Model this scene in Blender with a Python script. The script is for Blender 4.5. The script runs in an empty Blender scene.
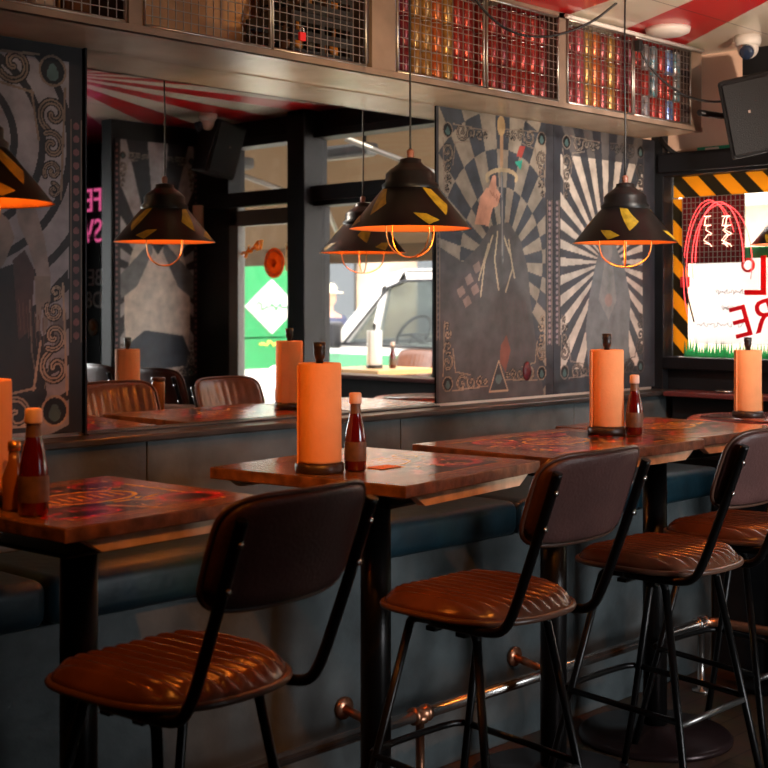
import bpy, bmesh, math, random
import numpy as np
from mathutils import Vector, Matrix
random.seed(7); rng = np.random.default_rng(5)
PI = math.pi
SC = bpy.context.scene
COL = SC.collection

# ------------------------------------------------------------------ camera
CA, SA = math.cos(math.radians(44)), math.sin(math.radians(44))
CAMZ = 1.54; FPX = 1339.0; HOR = 305.0
cd = bpy.data.cameras.new('camera'); cam = bpy.data.objects.new('camera', cd); COL.objects.link(cam)
cam.location = (0, 0, CAMZ); cam.rotation_euler = (PI/2, 0, math.radians(44-90))
cd.sensor_width = 28.68; cd.lens = 50.0; cd.shift_y = -(384-HOR)/768.0
cd.dof.use_dof = True; cd.dof.focus_distance = 4.3; cd.dof.aperture_fstop = 4.5
cd.clip_start = 0.05
SC.camera = cam
SC.view_settings.view_transform = 'Standard'; SC.view_settings.look = 'None'
SC.view_settings.gamma = 1.0; SC.view_settings.use_curve_mapping = False
SC.view_settings.exposure = 0.7

# ------------------------------------------------------------------ world, sun, lamps
w = bpy.data.worlds.new('world'); SC.world = w; w.use_nodes = True
bg = w.node_tree.nodes['Background']; bg.inputs[0].default_value = (0.97, 0.98, 1.0, 1); bg.inputs[1].default_value = 4.2

def add_light(name, kind, loc, energy, color, **kw):
    l = bpy.data.lights.new(name, kind); l.energy = energy; l.color = color
    o = bpy.data.objects.new(name, l); COL.objects.link(o); o.location = loc
    for k, v in kw.items():
        if k == 'target': o.rotation_euler = (Vector(v)-Vector(loc)).to_track_quat('-Z', 'Y').to_euler()
        elif k == 'portal': l.cycles.is_portal = True
        else: setattr(l, k, v)
    return o
add_light('sun', 'SUN', (0, 0, 12), 5.5, (1.0, .90, .76), angle=.02, target=(4.4, -1.2, 2.4))
WARM = (1.0, .29, .035)
# added daylight fill behind and right of the camera, no window there
add_light('daylight_fill', 'AREA', (4.0, -2.30, 1.45), 15, (.93, .97, 1.0), shape='RECTANGLE', size=1.7, size_y=1.9, spread=math.radians(56), target=(4.35, 3.0, .75))
add_light('up_fill', 'SPOT', (3.4, .9, 1.75), 190, (1.0, .74, .54), spot_size=math.radians(48), spot_blend=.8, shadow_soft_size=.03, target=(5.1, 3.1, 2.75))  # added upward fill without a fitting, brightens pink wall and striped ceiling
add_light('up_fill', 'SPOT', (2.5, 1.3, 1.6), 85, (1.0, .66, .34), spot_size=math.radians(40), spot_blend=.9, shadow_soft_size=.03, target=(3.45, 3.3, 2.50))  # second added upward fill, brightens the soffit and the shelf front
# warm fill spots added above the aisle, without fittings
for (x, y, tx, ty, tz, e, ang) in ((1.1, 1.35, 1.75, 2.7, 1.0, 40, 44), (1.75, 1.1, 2.55, 2.6, 1.1, 75, 38), (2.9, 1.0, 3.75, 2.6, 1.1, 62, 34),
                                   (3.6, 1.2, 4.7, 2.7, 1.1, 50, 34)):
    add_light('fill_spot', 'SPOT', (x, y, 2.62), e, WARM, spot_size=math.radians(ang), spot_blend=.7, shadow_soft_size=.03, target=(tx, ty, tz))
add_light('fill_spot', 'SPOT', (3.9, 1.7, 2.6), 75, (1.0, .90, .80), spot_size=math.radians(56), spot_blend=.9, shadow_soft_size=.03, target=(4.95, 3.5, 1.6))  # neutral fill added to brighten the posters, no fitting
add_light('fill_spot', 'SPOT', (1.9, 1.7, 2.6), 12, (1.0, .62, .36), spot_size=math.radians(75), spot_blend=.8, shadow_soft_size=.03, target=(2.8, 3.5, 2.45))  # weak warm fill added for the shelf bays, no fitting

# ------------------------------------------------------------------ materials
MATS = {}
def mat(name, col, rough=.6, metal=0.0, noise=0.0, nscale=8.0, bump=0.0, bscale=60.0, spec=.5, emit=None, es=0.0, coat=0.0, col2=None, trans=0.0):
    if name in MATS: return MATS[name]
    m = bpy.data.materials.new(name); m.use_nodes = True; nt = m.node_tree; b = nt.nodes['Principled BSDF']
    b.inputs['Roughness'].default_value = rough; b.inputs['Metallic'].default_value = metal
    b.inputs['Specular IOR Level'].default_value = spec; b.inputs['Coat Weight'].default_value = coat
    b.inputs['Transmission Weight'].default_value = trans
    c = (*col, 1) if len(col) == 3 else col
    b.inputs['Base Color'].default_value = c
    tc = nt.nodes.new('ShaderNodeTexCoord')
    if noise > 0 or col2:
        n = nt.nodes.new('ShaderNodeTexNoise'); n.inputs['Scale'].default_value = nscale; n.inputs['Detail'].default_value = 6
        nt.links.new(tc.outputs['Object'], n.inputs['Vector'])
        r = nt.nodes.new('ShaderNodeValToRGB')
        c2 = (*col2, 1) if col2 else tuple(min(1, v*(1+noise)) for v in c[:3])+(1,)
        c1 = c if col2 else tuple(v*(1-noise) for v in c[:3])+(1,)
        r.color_ramp.elements[0].position = .35; r.color_ramp.elements[0].color = c1
        r.color_ramp.elements[1].position = .68; r.color_ramp.elements[1].color = c2
        nt.links.new(n.outputs['Fac'], r.inputs['Fac']); nt.links.new(r.outputs['Color'], b.inputs['Base Color'])
    if bump > 0:
        n2 = nt.nodes.new('ShaderNodeTexNoise'); n2.inputs['Scale'].default_value = bscale; n2.inputs['Detail'].default_value = 4
        nt.links.new(tc.outputs['Object'], n2.inputs['Vector'])
        bp = nt.nodes.new('ShaderNodeBump'); bp.inputs['Strength'].default_value = bump; bp.inputs['Distance'].default_value = .01
        nt.links.new(n2.outputs['Fac'], bp.inputs['Height']); nt.links.new(bp.outputs['Normal'], b.inputs['Normal'])
    if emit:
        b.inputs['Emission Color'].default_value = (*emit, 1); b.inputs['Emission Strength'].default_value = es
    MATS[name] = m; return m

def glassmat(name, tint=(1, 1, 1), gl=.06, rough=.02):
    m = bpy.data.materials.new(name); m.use_nodes = True; nt = m.node_tree; nt.nodes.remove(nt.nodes['Principled BSDF'])
    t = nt.nodes.new('ShaderNodeBsdfTransparent'); t.inputs[0].default_value = (*tint, 1)
    g = nt.nodes.new('ShaderNodeBsdfGlossy'); g.inputs['Roughness'].default_value = rough
    lw = nt.nodes.new('ShaderNodeLayerWeight'); pw = nt.nodes.new('ShaderNodeMath'); pw.operation = 'POWER'; pw.inputs[1].default_value = 5.0
    nt.links.new(lw.outputs['Facing'], pw.inputs[0]); ma = nt.nodes.new('ShaderNodeMath'); ma.operation = 'MULTIPLY_ADD'
    nt.links.new(pw.outputs[0], ma.inputs[0]); ma.inputs[1].default_value = .9; ma.inputs[2].default_value = .03
    mx = nt.nodes.new('ShaderNodeMixShader'); nt.links.new(ma.outputs[0], mx.inputs[0])
    nt.links.new(t.outputs[0], mx.inputs[1]); nt.links.new(g.outputs[0], mx.inputs[2])
    nt.links.new(mx.outputs[0], nt.nodes['Material Output'].inputs[0]); MATS[name] = m; return m

def papermat(name, col):
    m = bpy.data.materials.new(name); m.use_nodes = True; nt = m.node_tree; b = nt.nodes['Principled BSDF']
    b.inputs['Base Color'].default_value = (*col, 1); b.inputs['Roughness'].default_value = .8
    t = nt.nodes.new('ShaderNodeBsdfTranslucent'); t.inputs[0].default_value = (*col, 1)
    mx = nt.nodes.new('ShaderNodeMixShader'); mx.inputs[0].default_value = .6
    nt.links.new(b.outputs[0], mx.inputs[1]); nt.links.new(t.outputs[0], mx.inputs[2])
    nt.links.new(mx.outputs[0], nt.nodes['Material Output'].inputs[0]); MATS[name] = m; return m

def printmat(name, rough=.3, wear=.25, coat=0.0, wscale=14, bump=0.0):
    m = bpy.data.materials.new(name); m.use_nodes = True; nt = m.node_tree; b = nt.nodes['Principled BSDF']
    a = nt.nodes.new('ShaderNodeAttribute'); a.attribute_name = 'Col'
    tc = nt.nodes.new('ShaderNodeTexCoord'); n = nt.nodes.new('ShaderNodeTexNoise'); n.inputs['Scale'].default_value = wscale; n.inputs['Detail'].default_value = 8
    nt.links.new(tc.outputs['Object'], n.inputs['Vector'])
    mr = nt.nodes.new('ShaderNodeMapRange'); mr.inputs[1].default_value = .3; mr.inputs[2].default_value = .7
    mr.inputs[3].default_value = 1-wear; mr.inputs[4].default_value = 1+wear*.6
    nt.links.new(n.outputs['Fac'], mr.inputs[0])
    mx = nt.nodes.new('ShaderNodeVectorMath'); mx.operation = 'SCALE'
    nt.links.new(a.outputs['Color'], mx.inputs[0]); nt.links.new(mr.outputs[0], mx.inputs['Scale'])
    nt.links.new(mx.outputs[0], b.inputs['Base Color'])
    mr2 = nt.nodes.new('ShaderNodeMapRange'); mr2.inputs[1].default_value = .3; mr2.inputs[2].default_value = .7
    mr2.inputs[3].default_value = rough*.8; mr2.inputs[4].default_value = rough*1.25
    nt.links.new(n.outputs['Fac'], mr2.inputs[0]); nt.links.new(mr2.outputs[0], b.inputs['Roughness'])
    b.inputs['Coat Weight'].default_value = coat; b.inputs['Coat Roughness'].default_value = .15
    if bump > 0:
        n2 = nt.nodes.new('ShaderNodeTexNoise'); n2.inputs['Scale'].default_value = 25
        nt.links.new(tc.outputs['Object'], n2.inputs['Vector'])
        bp = nt.nodes.new('ShaderNodeBump'); bp.inputs['Strength'].default_value = bump; bp.inputs['Distance'].default_value = .004
        nt.links.new(n2.outputs['Fac'], bp.inputs['Height']); nt.links.new(bp.outputs['Normal'], b.inputs['Normal'])
    MATS[name] = m; return m

black_steel = mat('black steel', (.012, .012, .013), .32, .6, noise=.3)
stool_steel = mat('stool black tube', (.014, .013, .013), .30, .7)
dark_frame = mat('dark window frame', (.006, .006, .008), .45, spec=.3, noise=.4, nscale=5)
leather = mat('oxblood leather', (.12, .043, .022), .24, noise=.18, nscale=12, bump=.08, bscale=90, spec=.6)
leather_back = mat('aged brown leather', (.115, .050, .044), .42, noise=.15, nscale=10, bump=.2, bscale=120)
piping = mat('piping leather', (.10, .045, .028), .34)
teal = mat('teal vinyl', (.004, .024, .036), .42, noise=.4, nscale=6, bump=.2, bscale=25)
slate = mat('slate plaster', (.055, .067, .070), .55, noise=.45, nscale=5, bump=.3, bscale=22)
ledge_m = mat('dark ledge', (.03, .028, .027), .28, noise=.3)
woodslab = mat('stained oak edge', (.17, .075, .040), .38, noise=.5, nscale=24, bump=.3, bscale=50)
applew = mat('pale batten wood', (.66, .46, .30), .5, noise=.25, nscale=18)
cream = mat('cream varnished board', (.60, .49, .36), .27, noise=.12, nscale=4)
shelfw = mat('bulkhead timber', (.24, .165, .12), .42, noise=.2, nscale=7)
shelfi = mat('shelf inner wood', (.48, .25, .11), .6, noise=.25, nscale=8)
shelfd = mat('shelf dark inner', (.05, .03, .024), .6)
wirem = mat('galvanised wire', (.42, .38, .34), .35, .9)
pink = mat('pink plaster', (.90, .62, .47), .7, noise=.08, nscale=3)
darkwall = mat('dark painted wall', (.008, .009, .011), .55, spec=.3, noise=.3)
whiteplastic = mat('white plastic', (.72, .66, .60), .4)
speakerm = mat('speaker cabinet', (.005, .005, .006), .6, spec=.25, bump=.3, bscale=220)
lensm = mat('lens glass', (.02, .03, .06), .05)
brassm = mat('brass cage wire', (.75, .42, .14), .3, .9)
shadeblk = mat('shade black enamel', (.008, .007, .007), .36, spec=.35, noise=.4, nscale=10)
shadeyel = mat('shade yellow paint', (.50, .30, .015), .45, noise=.35, nscale=30)
shadein = mat('shade copper inside', (.85, .34, .10), .45)
bulbm = mat('warm bulb', (1, .6, .2), .3, emit=(1, .50, .12), es=14)
paper = mat('kraft paper towel', (.87, .40, .17), .85, noise=.05, nscale=12, bump=.10, bscale=110)
paperw = mat('white paper towel', (.85, .80, .72), .85, bump=.3, bscale=110)
ketch = mat('ketchup red', (.10, .004, .003), .10, spec=.7, coat=.5)
ketchcap = mat('bottle cap pale', (.78, .52, .40), .45)
ketchlab = mat('bottle label', (.13, .07, .04), .5, noise=.25, nscale=40)
amber = mat('amber sauce', (.30, .11, .02), .12, coat=.5)
steel = mat('brushed pipe steel', (.46, .44, .42), .25, .95, noise=.2, nscale=20)
copper = mat('copper pipe', (.52, .25, .15), .33, .95, noise=.3, nscale=20)
screwm = mat('bright screw', (.75, .72, .68), .25, 1.0)
cablem = mat('black cable', (.012, .011, .011), .5)
red = mat('sign red', (.75, .015, .02), .5)
poster_m = printmat('printed poster', .42, .35, coat=.0)
poster_m.node_tree.nodes['Principled BSDF'].inputs['Specular IOR Level'].default_value = .3
top_m = printmat('printed tabletop', .19, .30, coat=.18, wscale=40)
glass = glassmat('window glass'); vanglass = glassmat('tinted van glass', (.62, .66, .65))

def mirror_mat():
    m = mat('silvered mirror', (.82, .80, .76), .0, 1.0)
    m.node_tree.nodes['Principled BSDF'].inputs['Roughness'].default_value = .015
    return m
mirrorm = mirror_mat()

# ------------------------------------------------------------------ mesh helpers
def tag(o, label=None, cat=None, group=None, kind=None):
    if label: o['label'] = label
    if cat: o['category'] = cat
    if group: o['group'] = group
    if kind: o['kind'] = kind
    return o
def thing(name, label, cat, loc=(0, 0, 0), rz=0, group=None):
    o = bpy.data.objects.new(name, None); COL.objects.link(o); o.empty_display_size = .1
    o.location = loc; o.rotation_euler = (0, 0, rz); return tag(o, label, cat, group)
def copy_tree(o, parent=None):
    c = o.copy(); COL.objects.link(c); c.parent = parent
    for ch in list(o.children): copy_tree(ch, c)
    return c
LAST = [None]
class MB:
    def __init__(s): s.bm = bmesh.new()
    def box(s, c, d, bev=0.0, rot=None, seg=2):
        r = bmesh.ops.create_cube(s.bm, size=1.0); vs = r['verts']
        bmesh.ops.scale(s.bm, vec=d, verts=vs)
        if bev > 0:
            es = list({e for v in vs for e in v.link_edges})
            rr = bmesh.ops.bevel(s.bm, geom=es, offset=bev, segments=seg, affect='EDGES', profile=.5)
            vs = list({v for f in rr['faces'] for v in f.verts} | {v for v in vs if v.is_valid})
        if rot is not None: bmesh.ops.transform(s.bm, matrix=rot.to_4x4(), verts=vs)
        bmesh.ops.translate(s.bm, vec=c, verts=vs); return s
    def tube(s, pts, r, seg=10, closed=False, caps=True, smooth=0):
        pts = [Vector(p) for p in pts]
        if smooth: pts = chaikin(pts, smooth, closed)
        n = len(pts); rs = r if isinstance(r, (list, tuple)) else [r]*n
        rings = []; up = None
        for i, p in enumerate(pts):
            a = pts[(i-1) % n] if (closed or i > 0) else p; b = pts[(i+1) % n] if (closed or i < n-1) else p
            t = (b-a)
            if t.length < 1e-9: t = Vector((0, 0, 1))
            t.normalize()
            if up is None:
                up = Vector((0, 0, 1)) if abs(t.z) < .9 else Vector((1, 0, 0))
            u = up-t*up.dot(t)
            if u.length < 1e-6: u = t.orthogonal()
            u.normalize(); v = t.cross(u); up = u
            rings.append([s.bm.verts.new(p+(u*math.cos(2*PI*k/seg)+v*math.sin(2*PI*k/seg))*rs[i]) for k in range(seg)])
        for i in range(n if closed else n-1):
            A, B = rings[i], rings[(i+1) % n]
            for k in range(seg): s.bm.faces.new((A[k], A[(k+1) % seg], B[(k+1) % seg], B[k])).smooth = True
        if caps and not closed:
            s.bm.faces.new(rings[0][::-1]); s.bm.faces.new(rings[-1])
        return s
    def lathe(s, prof, c=(0, 0, 0), seg=28, mats=None, axis='Z'):
        rings = []
        for (r, z) in prof:
            if r < 1e-6: rings.append([s.bm.verts.new(s._ax((0, 0, z), c, axis))])
            else: rings.append([s.bm.verts.new(s._ax((r*math.cos(2*PI*k/seg), r*math.sin(2*PI*k/seg), z), c, axis)) for k in range(seg)])
        for i in range(len(rings)-1):
            A, B = rings[i], rings[i+1]
            for k in range(seg):
                k2 = (k+1) % seg
                if len(A) == 1 and len(B) == 1: continue
                if len(A) == 1: f = s.bm.faces.new((A[0], B[k2], B[k]))
                elif len(B) == 1: f = s.bm.faces.new((A[k], A[k2], B[0]))
                else: f = s.bm.faces.new((A[k], A[k2], B[k2], B[k]))
                f.smooth = True
                if mats: f.material_index = mats(i, k)
        return s
    def _ax(s, p, c, axis):
        x, y, z = p
        if axis == 'X': x, y, z = z, x, y
        elif axis == 'Y': x, y, z = y, z, x
        return (x+c[0], y+c[1], z+c[2])
    def prism(s, poly, a, b, plane='YZ'):
        def P(u, v, t): return {'YZ': (t, u, v), 'XZ': (u, t, v), 'XY': (u, v, t)}[plane]
        A = [s.bm.verts.new(P(u, v, a)) for u, v in poly]; B = [s.bm.verts.new(P(u, v, b)) for u, v in poly]
        n = len(poly)
        for i in range(n): s.bm.faces.new((A[i], A[(i+1) % n], B[(i+1) % n], B[i]))
        s.bm.faces.new(A[::-1]); s.bm.faces.new(B); return s
    def build(s, name, m, parent=None, bevel=0.0, smooth=False, subsurf=0):
        bmesh.ops.recalc_face_normals(s.bm, faces=s.bm.faces[:])
        me = bpy.data.meshes.new(name); s.bm.to_mesh(me); s.bm.free()
        ms = m if isinstance(m, (list, tuple)) else [m]
        for q in ms: me.materials.append(q)
        if smooth:
            for p in me.polygons: p.use_smooth = True
        o = bpy.data.objects.new(name, me); COL.objects.link(o); LAST[0] = o
        if parent: o.parent = parent
        if bevel > 0:
            b = o.modifiers.new('bevel', 'BEVEL'); b.width = bevel; b.segments = 2; b.limit_method = 'ANGLE'; b.angle_limit = .7
        if subsurf:
            b = o.modifiers.new('ss', 'SUBSURF'); b.levels = subsurf; b.render_levels = subsurf
        return o
def chaikin(pts, it=2, closed=False):
    for _ in range(it):
        q = [] if closed else [pts[0]]
        n = len(pts)
        for i in range(n if closed else n-1):
            a, b = pts[i], pts[(i+1) % n]; q += [a*.75+b*.25, a*.25+b*.75]
        if not closed: q.append(pts[-1])
        pts = q
    return pts
def struct(name, mb, m, **k):
    o = mb.build(name, m, **k); o['kind'] = 'structure'; return o
def text_mesh(name, body, m, parent, origin, xdir, ydir, size, depth=.004, align='CENTER', shear=0.0):
    cu = bpy.data.curves.new(name, 'FONT'); cu.body = body; cu.size = size; cu.extrude = depth; cu.align_x = align; cu.shear = shear
    cu.resolution_u = 3
    t = bpy.data.objects.new(name, cu); COL.objects.link(t)
    me = bpy.data.meshes.new_from_object(t.evaluated_get(bpy.context.evaluated_depsgraph_get()) if False else t)
    bpy.data.objects.remove(t)
    xd, yd = Vector(xdir), Vector(ydir); zd = xd.cross(yd)
    M = Matrix(((xd.x, yd.x, zd.x, origin[0]), (xd.y, yd.y, zd.y, origin[1]), (xd.z, yd.z, zd.z, origin[2]), (0, 0, 0, 1)))
    me.transform(M); me.materials.clear(); me.materials.append(m)
    o = bpy.data.objects.new(name, me); COL.objects.link(o)
    if parent: o.parent = parent
    return o

def scrawl(name, m, parent, origin, xdir, length, amp, r, seed=0, n=46):
    xd = Vector(xdir); o_ = Vector(origin); rr = random.Random(seed); pts = []
    for k in range(n):
        t_ = k/(n-1); pts.append(o_+xd*(t_*length+amp*.5*math.sin(k*1.9))+Vector((0, 0, amp*(math.sin(k*1.35)*.6+.5*math.sin(k*.83+seed)))))
    return MB().tube(pts, r, 5).build(name, m, parent)
# ------------------------------------------------------------------ raster prints (colour carried by a fine grid of vertices)
class Ras:
    def __init__(s, u0, u1, v0, v1, step, bgc):
        s.nx = int((u1-u0)/step)+1; s.ny = int((v1-v0)/step)+1
        s.U, s.V = np.meshgrid(np.linspace(u0, u1, s.nx), np.linspace(v0, v1, s.ny))
        s.I = np.zeros((s.ny, s.nx, 3)); s.I[:] = bgc; s.step = step
    def put(s, mask, c, a=1.0): s.I[mask] = s.I[mask]*(1-a)+np.array(c)*a
    def poly(s, pts, c, a=1.0):
        inside = np.zeros(s.U.shape, bool); n = len(pts)
        for i in range(n):
            x1, y1 = pts[i]; x2, y2 = pts[(i+1) % n]
            if y1 == y2: continue
            cnd = ((y1 > s.V) != (y2 > s.V)) & (s.U < (x2-x1)*(s.V-y1)/(y2-y1)+x1)
            inside ^= cnd
        s.put(inside, c, a)
    def stroke(s, pts, w, c, a=1.0):
        m = np.zeros(s.U.shape, bool)
        for i in range(len(pts)-1):
            (x1, y1), (x2, y2) = pts[i], pts[i+1]
            dx, dy = x2-x1, y2-y1; L = dx*dx+dy*dy+1e-12
            t = np.clip(((s.U-x1)*dx+(s.V-y1)*dy)/L, 0, 1)
            m |= (s.U-x1-t*dx)**2+(s.V-y1-t*dy)**2 < (w/2)**2
        s.put(m, c, a)
    def disc(s, x, y, r, c, a=1.0, ry=None):
        ry = ry or r; s.put(((s.U-x)/r)**2+((s.V-y)/ry)**2 < 1, c, a)
    def ring(s, x, y, r, w, c, a=1.0):
        d = np.hypot(s.U-x, s.V-y); s.put(np.abs(d-r) < w/2, c, a)
    def mesh(s, name, m, parent, to3d):
        X, Y, Z = to3d(s.U, s.V); n = s.nx*s.ny
        co = np.stack([X.ravel(), Y.ravel(), Z.ravel()], 1).astype(np.float32)
        idx = np.arange(n).reshape(s.ny, s.nx)
        q = np.stack([idx[:-1, :-1], idx[:-1, 1:], idx[1:, 1:], idx[1:, :-1]], -1).reshape(-1, 4)
        me = bpy.data.meshes.new(name); me.vertices.add(n); me.vertices.foreach_set('co', co.ravel())
        me.loops.add(q.size); me.loops.foreach_set('vertex_index', q.ravel().astype(np.int32))
        me.polygons.add(len(q)); me.polygons.foreach_set('loop_start', np.arange(0, q.size, 4, dtype=np.int32))
        me.update(calc_edges=True); me.validate()
        at = me.color_attributes.new('Col', 'FLOAT_COLOR', 'POINT')
        c4 = np.ones((n, 4), np.float32); c4[:, :3] = s.I.reshape(-1, 3); at.data.foreach_set('color', c4.ravel())
        me.materials.append(m); o = bpy.data.objects.new(name, me); COL.objects.link(o)
        if parent: o.parent = parent
        return o
def spiral(x, y, r, a0, turns, d=1, n=26):
    return [(x+r*(1-.82*t)*math.cos(a0+d*turns*2*PI*t), y+r*(1-.82*t)*math.sin(a0+d*turns*2*PI*t)) for t in [i/n for i in range(n+1)]]
def scroll_corner(R, cx, cy, sx, sy, sc, col, med=True):
    """filigree corner: medallion and scrolls running along both edges"""
    dk = (.012, .012, .014); S = sc
    def leaf(a, b, r, ph, d):
        pts = spiral(cx+sx*a*S, cy+sy*b*S, r*S, ph if sx > 0 else PI-ph, 1.15, d*(1 if sx > 0 else -1)*1, 22)
        R.stroke(pts, .30*r*S+.010*S, dk); R.stroke(pts, .26*r*S+.003*S, col); R.stroke(pts, .07*r*S, dk)
    for (q, r, ph) in ((.135, .058, .4), (.235, .046, 2.6), (.315, .034, 1.0), (.375, .024, 3.0)):
        leaf(q, .008*math.sin(q*40), r, ph*sy, sy); leaf(.004*math.sin(q*30), q, r*.95, (PI/2-ph)*sy, -sy)
    for (p_, q_) in (((.05, -.045), (.40, -.03)), ((-.045, .05), (-.03, .40)), ((.07, .075), (.22, .05)), ((.075, .07), (.05, .22))):
        p = [(cx+sx*S*(p_[0]+(q_[0]-p_[0])*t), cy+sy*S*(p_[1]+(q_[1]-p_[1])*t+.0)) for t in (0, .25, .5, .75, 1)]
        R.stroke(p, .008*S, col)
    if med:
        R.disc(cx, cy, .048*S, dk); R.ring(cx, cy, .046*S, .008*S, col); R.disc(cx, cy-.01*S, .022*S, (.07, .12, .12)); R.disc(cx, cy+.008*S, .014*S, (.07, .12, .12))
def wallpx(px, py, Y=3.485):
    r = (px-384)/FPX; X = Y*(CA+SA*r)/(SA-CA*r); d = CA*X+SA*Y
    return (X, CAMZ-(py-HOR)/FPX*d)

# ------------------------------------------------------------------ the room
XR = 5.5; YB = 3.5; CZ = 2.70; XL = -1.7; YF = -2.4
def floor_mat():
    m = mat('floor boards', (.10, .05, .028), .42, spec=.5); nt = m.node_tree; b = nt.nodes['Principled BSDF']
    tc = nt.nodes.new('ShaderNodeTexCoord'); br = nt.nodes.new('ShaderNodeTexBrick')
    br.inputs['Scale'].default_value = 1.0; br.inputs['Brick Width'].default_value = .9; br.inputs['Row Height'].default_value = .11
    br.inputs['Mortar Size'].default_value = .003; br.inputs['Color1'].default_value = (.16, .085, .045, 1); br.inputs['Color2'].default_value = (.085, .045, .026, 1)
    br.inputs['Mortar'].default_value = (.012, .008, .006, 1)
    nt.links.new(tc.outputs['Object'], br.inputs['Vector'])
    n = nt.nodes.new('ShaderNodeTexNoise'); n.inputs['Scale'].default_value = 14; n.inputs['Detail'].default_value = 8; nt.links.new(tc.outputs['Object'], n.inputs['Vector'])
    mx = nt.nodes.new('ShaderNodeMix'); mx.data_type = 'RGBA'; mx.blend_type = 'MULTIPLY'; mx.inputs[0].default_value = .8
    nt.links.new(br.outputs['Color'], mx.inputs[6]); nt.links.new(n.outputs['Color'], mx.inputs[7]); nt.links.new(mx.outputs[2], b.inputs['Base Color'])
    return m
struct('floor', MB().box(((XL+XR)/2, (YF+YB)/2, -.05), (XR-XL+.2, YB-YF+.2, .1)), floor_mat())
def ceil_mat():
    m = mat('painted ceiling', (.7, .6, .5), .30, coat=.3); nt = m.node_tree; b = nt.nodes['Principled BSDF']
    tc = nt.nodes.new('ShaderNodeTexCoord'); sp = nt.nodes.new('ShaderNodeSeparateXYZ'); nt.links.new(tc.outputs['Object'], sp.inputs[0])
    def M(op, a, b_):
        n = nt.nodes.new('ShaderNodeMath'); n.operation = op
        for i, v in enumerate((a, b_)):
            if isinstance(v, (int, float)): n.inputs[i].default_value = v
            elif v is not None: nt.links.new(v, n.inputs[i])
        return n.outputs[0]
    an = M('ARCTAN2', M('SUBTRACT', sp.outputs[1], 1.10), M('SUBTRACT', sp.outputs[0], 3.60))
    fr = M('FRACT', M('DIVIDE', M('ADD', an, math.radians(360-52)), math.radians(18)), None)
    rd = M('LESS_THAN', fr, .5)
    grv = M('LESS_THAN', M('FRACT', M('DIVIDE', M('ADD', sp.outputs[1], 5), .60), None), .008)
    n = nt.nodes.new('ShaderNodeTexNoise'); n.inputs['Scale'].default_value = 3; n.inputs['Detail'].default_value = 8; nt.links.new(tc.outputs['Object'], n.inputs['Vector'])
    def mix(f, a, c, bt='MIX'):
        x = nt.nodes.new('ShaderNodeMix'); x.data_type = 'RGBA'; x.blend_type = bt
        if isinstance(f, float): x.inputs[0].default_value = f
        else: nt.links.new(f, x.inputs[0])
        for i, v in ((6, a), (7, c)):
            if isinstance(v, tuple): x.inputs[i].default_value = v
            else: nt.links.new(v, x.inputs[i])
        return x.outputs[2]
    c = mix(rd, (.82, .72, .58, 1), (.66, .012, .016, 1))
    c = mix(grv, c, (.05, .03, .02, 1)); c = mix(.25, c, n.outputs['Color'], 'MULTIPLY')
    nt.links.new(c, b.inputs['Base Color']); return m
struct('ceiling', MB().box(((XL+XR)/2, (YF+YB)/2, CZ+.05), (XR-XL+.2, YB-YF+.2, .1)), ceil_mat())
struct('wall_back', MB().box(((XL+XR)/2, YB+.05, CZ/2), (XR-XL+.2, .1, CZ)), pink)
struct('wall_left', MB().box((XL-.05, (YF+YB)/2, CZ/2), (.1, YB-YF, CZ)), darkwall)
struct('wall_front', MB().box(((XL+XR)/2, YF-.05, CZ/2), (XR-XL+.2, .1, CZ)), darkwall)
# street wall with its openings
mb = MB()
def wpanel(mb, y0, y1, z0, z1, t=.10, x=XR): mb.box((x+t/2, (y0+y1)/2, (z0+z1)/2), (t, y1-y0, z1-z0))
wpanel(mb, 2.22, 3.5, 0, 1.25)          # under the signed window
wpanel(mb, 3.49, 3.5, 1.25, 2.18); wpanel(mb, 2.06, 2.22, 0, 2.2)
wpanel(mb, 1.13, 2.06, 0, .62); wpanel(mb, -.15, .30, 0, 2.2)
wpanel(mb, -.15, .30, 2.2, CZ); wpanel(mb, .30, 3.05, 2.58, CZ); wpanel(mb, 2.06, 2.22, 2.2, 2.58)
wpanel(mb, -2.4, -1.55, 0, CZ); wpanel(mb, -1.55, -.15, 0, .7); wpanel(mb, -1.55, -.15, 2.05, CZ); wpanel(mb, -.95, -.15, .7, 2.05)
struct('wall_right', mb, darkwall)
struct('wall_upper', MB().box((XR+.05, 3.275, 2.44), (.1, .45, .52)), pink)
struct('wall_upper_panel', MB().box((XR+.05, 2.635, 2.40), (.1, .83, .36)), darkwall)
struct('wall_stub', MB().box((5.16, -.10, CZ/2), (.68, .10, CZ)), darkwall)
def window(n, y0, y1, z0, z1, bar=.05, extra=None):
    mb = MB(); x = XR+.02; T = .14
    mb.box((x, (y0+y1)/2, z1-bar/2), (T, y1-y0, bar), .004); mb.box((x, (y0+y1)/2, z0+bar/2), (T, y1-y0, bar), .004)
    mb.box((x, y0+bar/2, (z0+z1)/2), (T, bar, z1-z0), .004); mb.box((x, y1-bar/2, (z0+z1)/2), (T, bar, z1-z0), .004)
    if extra: extra(mb)
    o = struct('window_%d' % n, mb, dark_frame)
    g = MB().box((XR+.045, (y0+y1)/2, (z0+z1)/2), (.006, y1-y0-2*bar+.01, z1-z0-2*bar+.01)).build('window_pane', glass, o)
    return o
w1 = window(1, 2.22, 3.49, 1.24, 2.20, .055)
w2 = window(2, 1.05, 2.14, .62, 2.20, .07)
w3 = window(3, 1.05, 2.14, 2.20, 2.58, .045)
w4 = window(4, .28, 1.0, 2.20, 2.58, .045)
w5 = window(5, -1.55, -.95, .7, 2.05, .04)
w6 = window(6, 2.22, 3.05, 2.2, 2.2+.02, .01) if False else None
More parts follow.
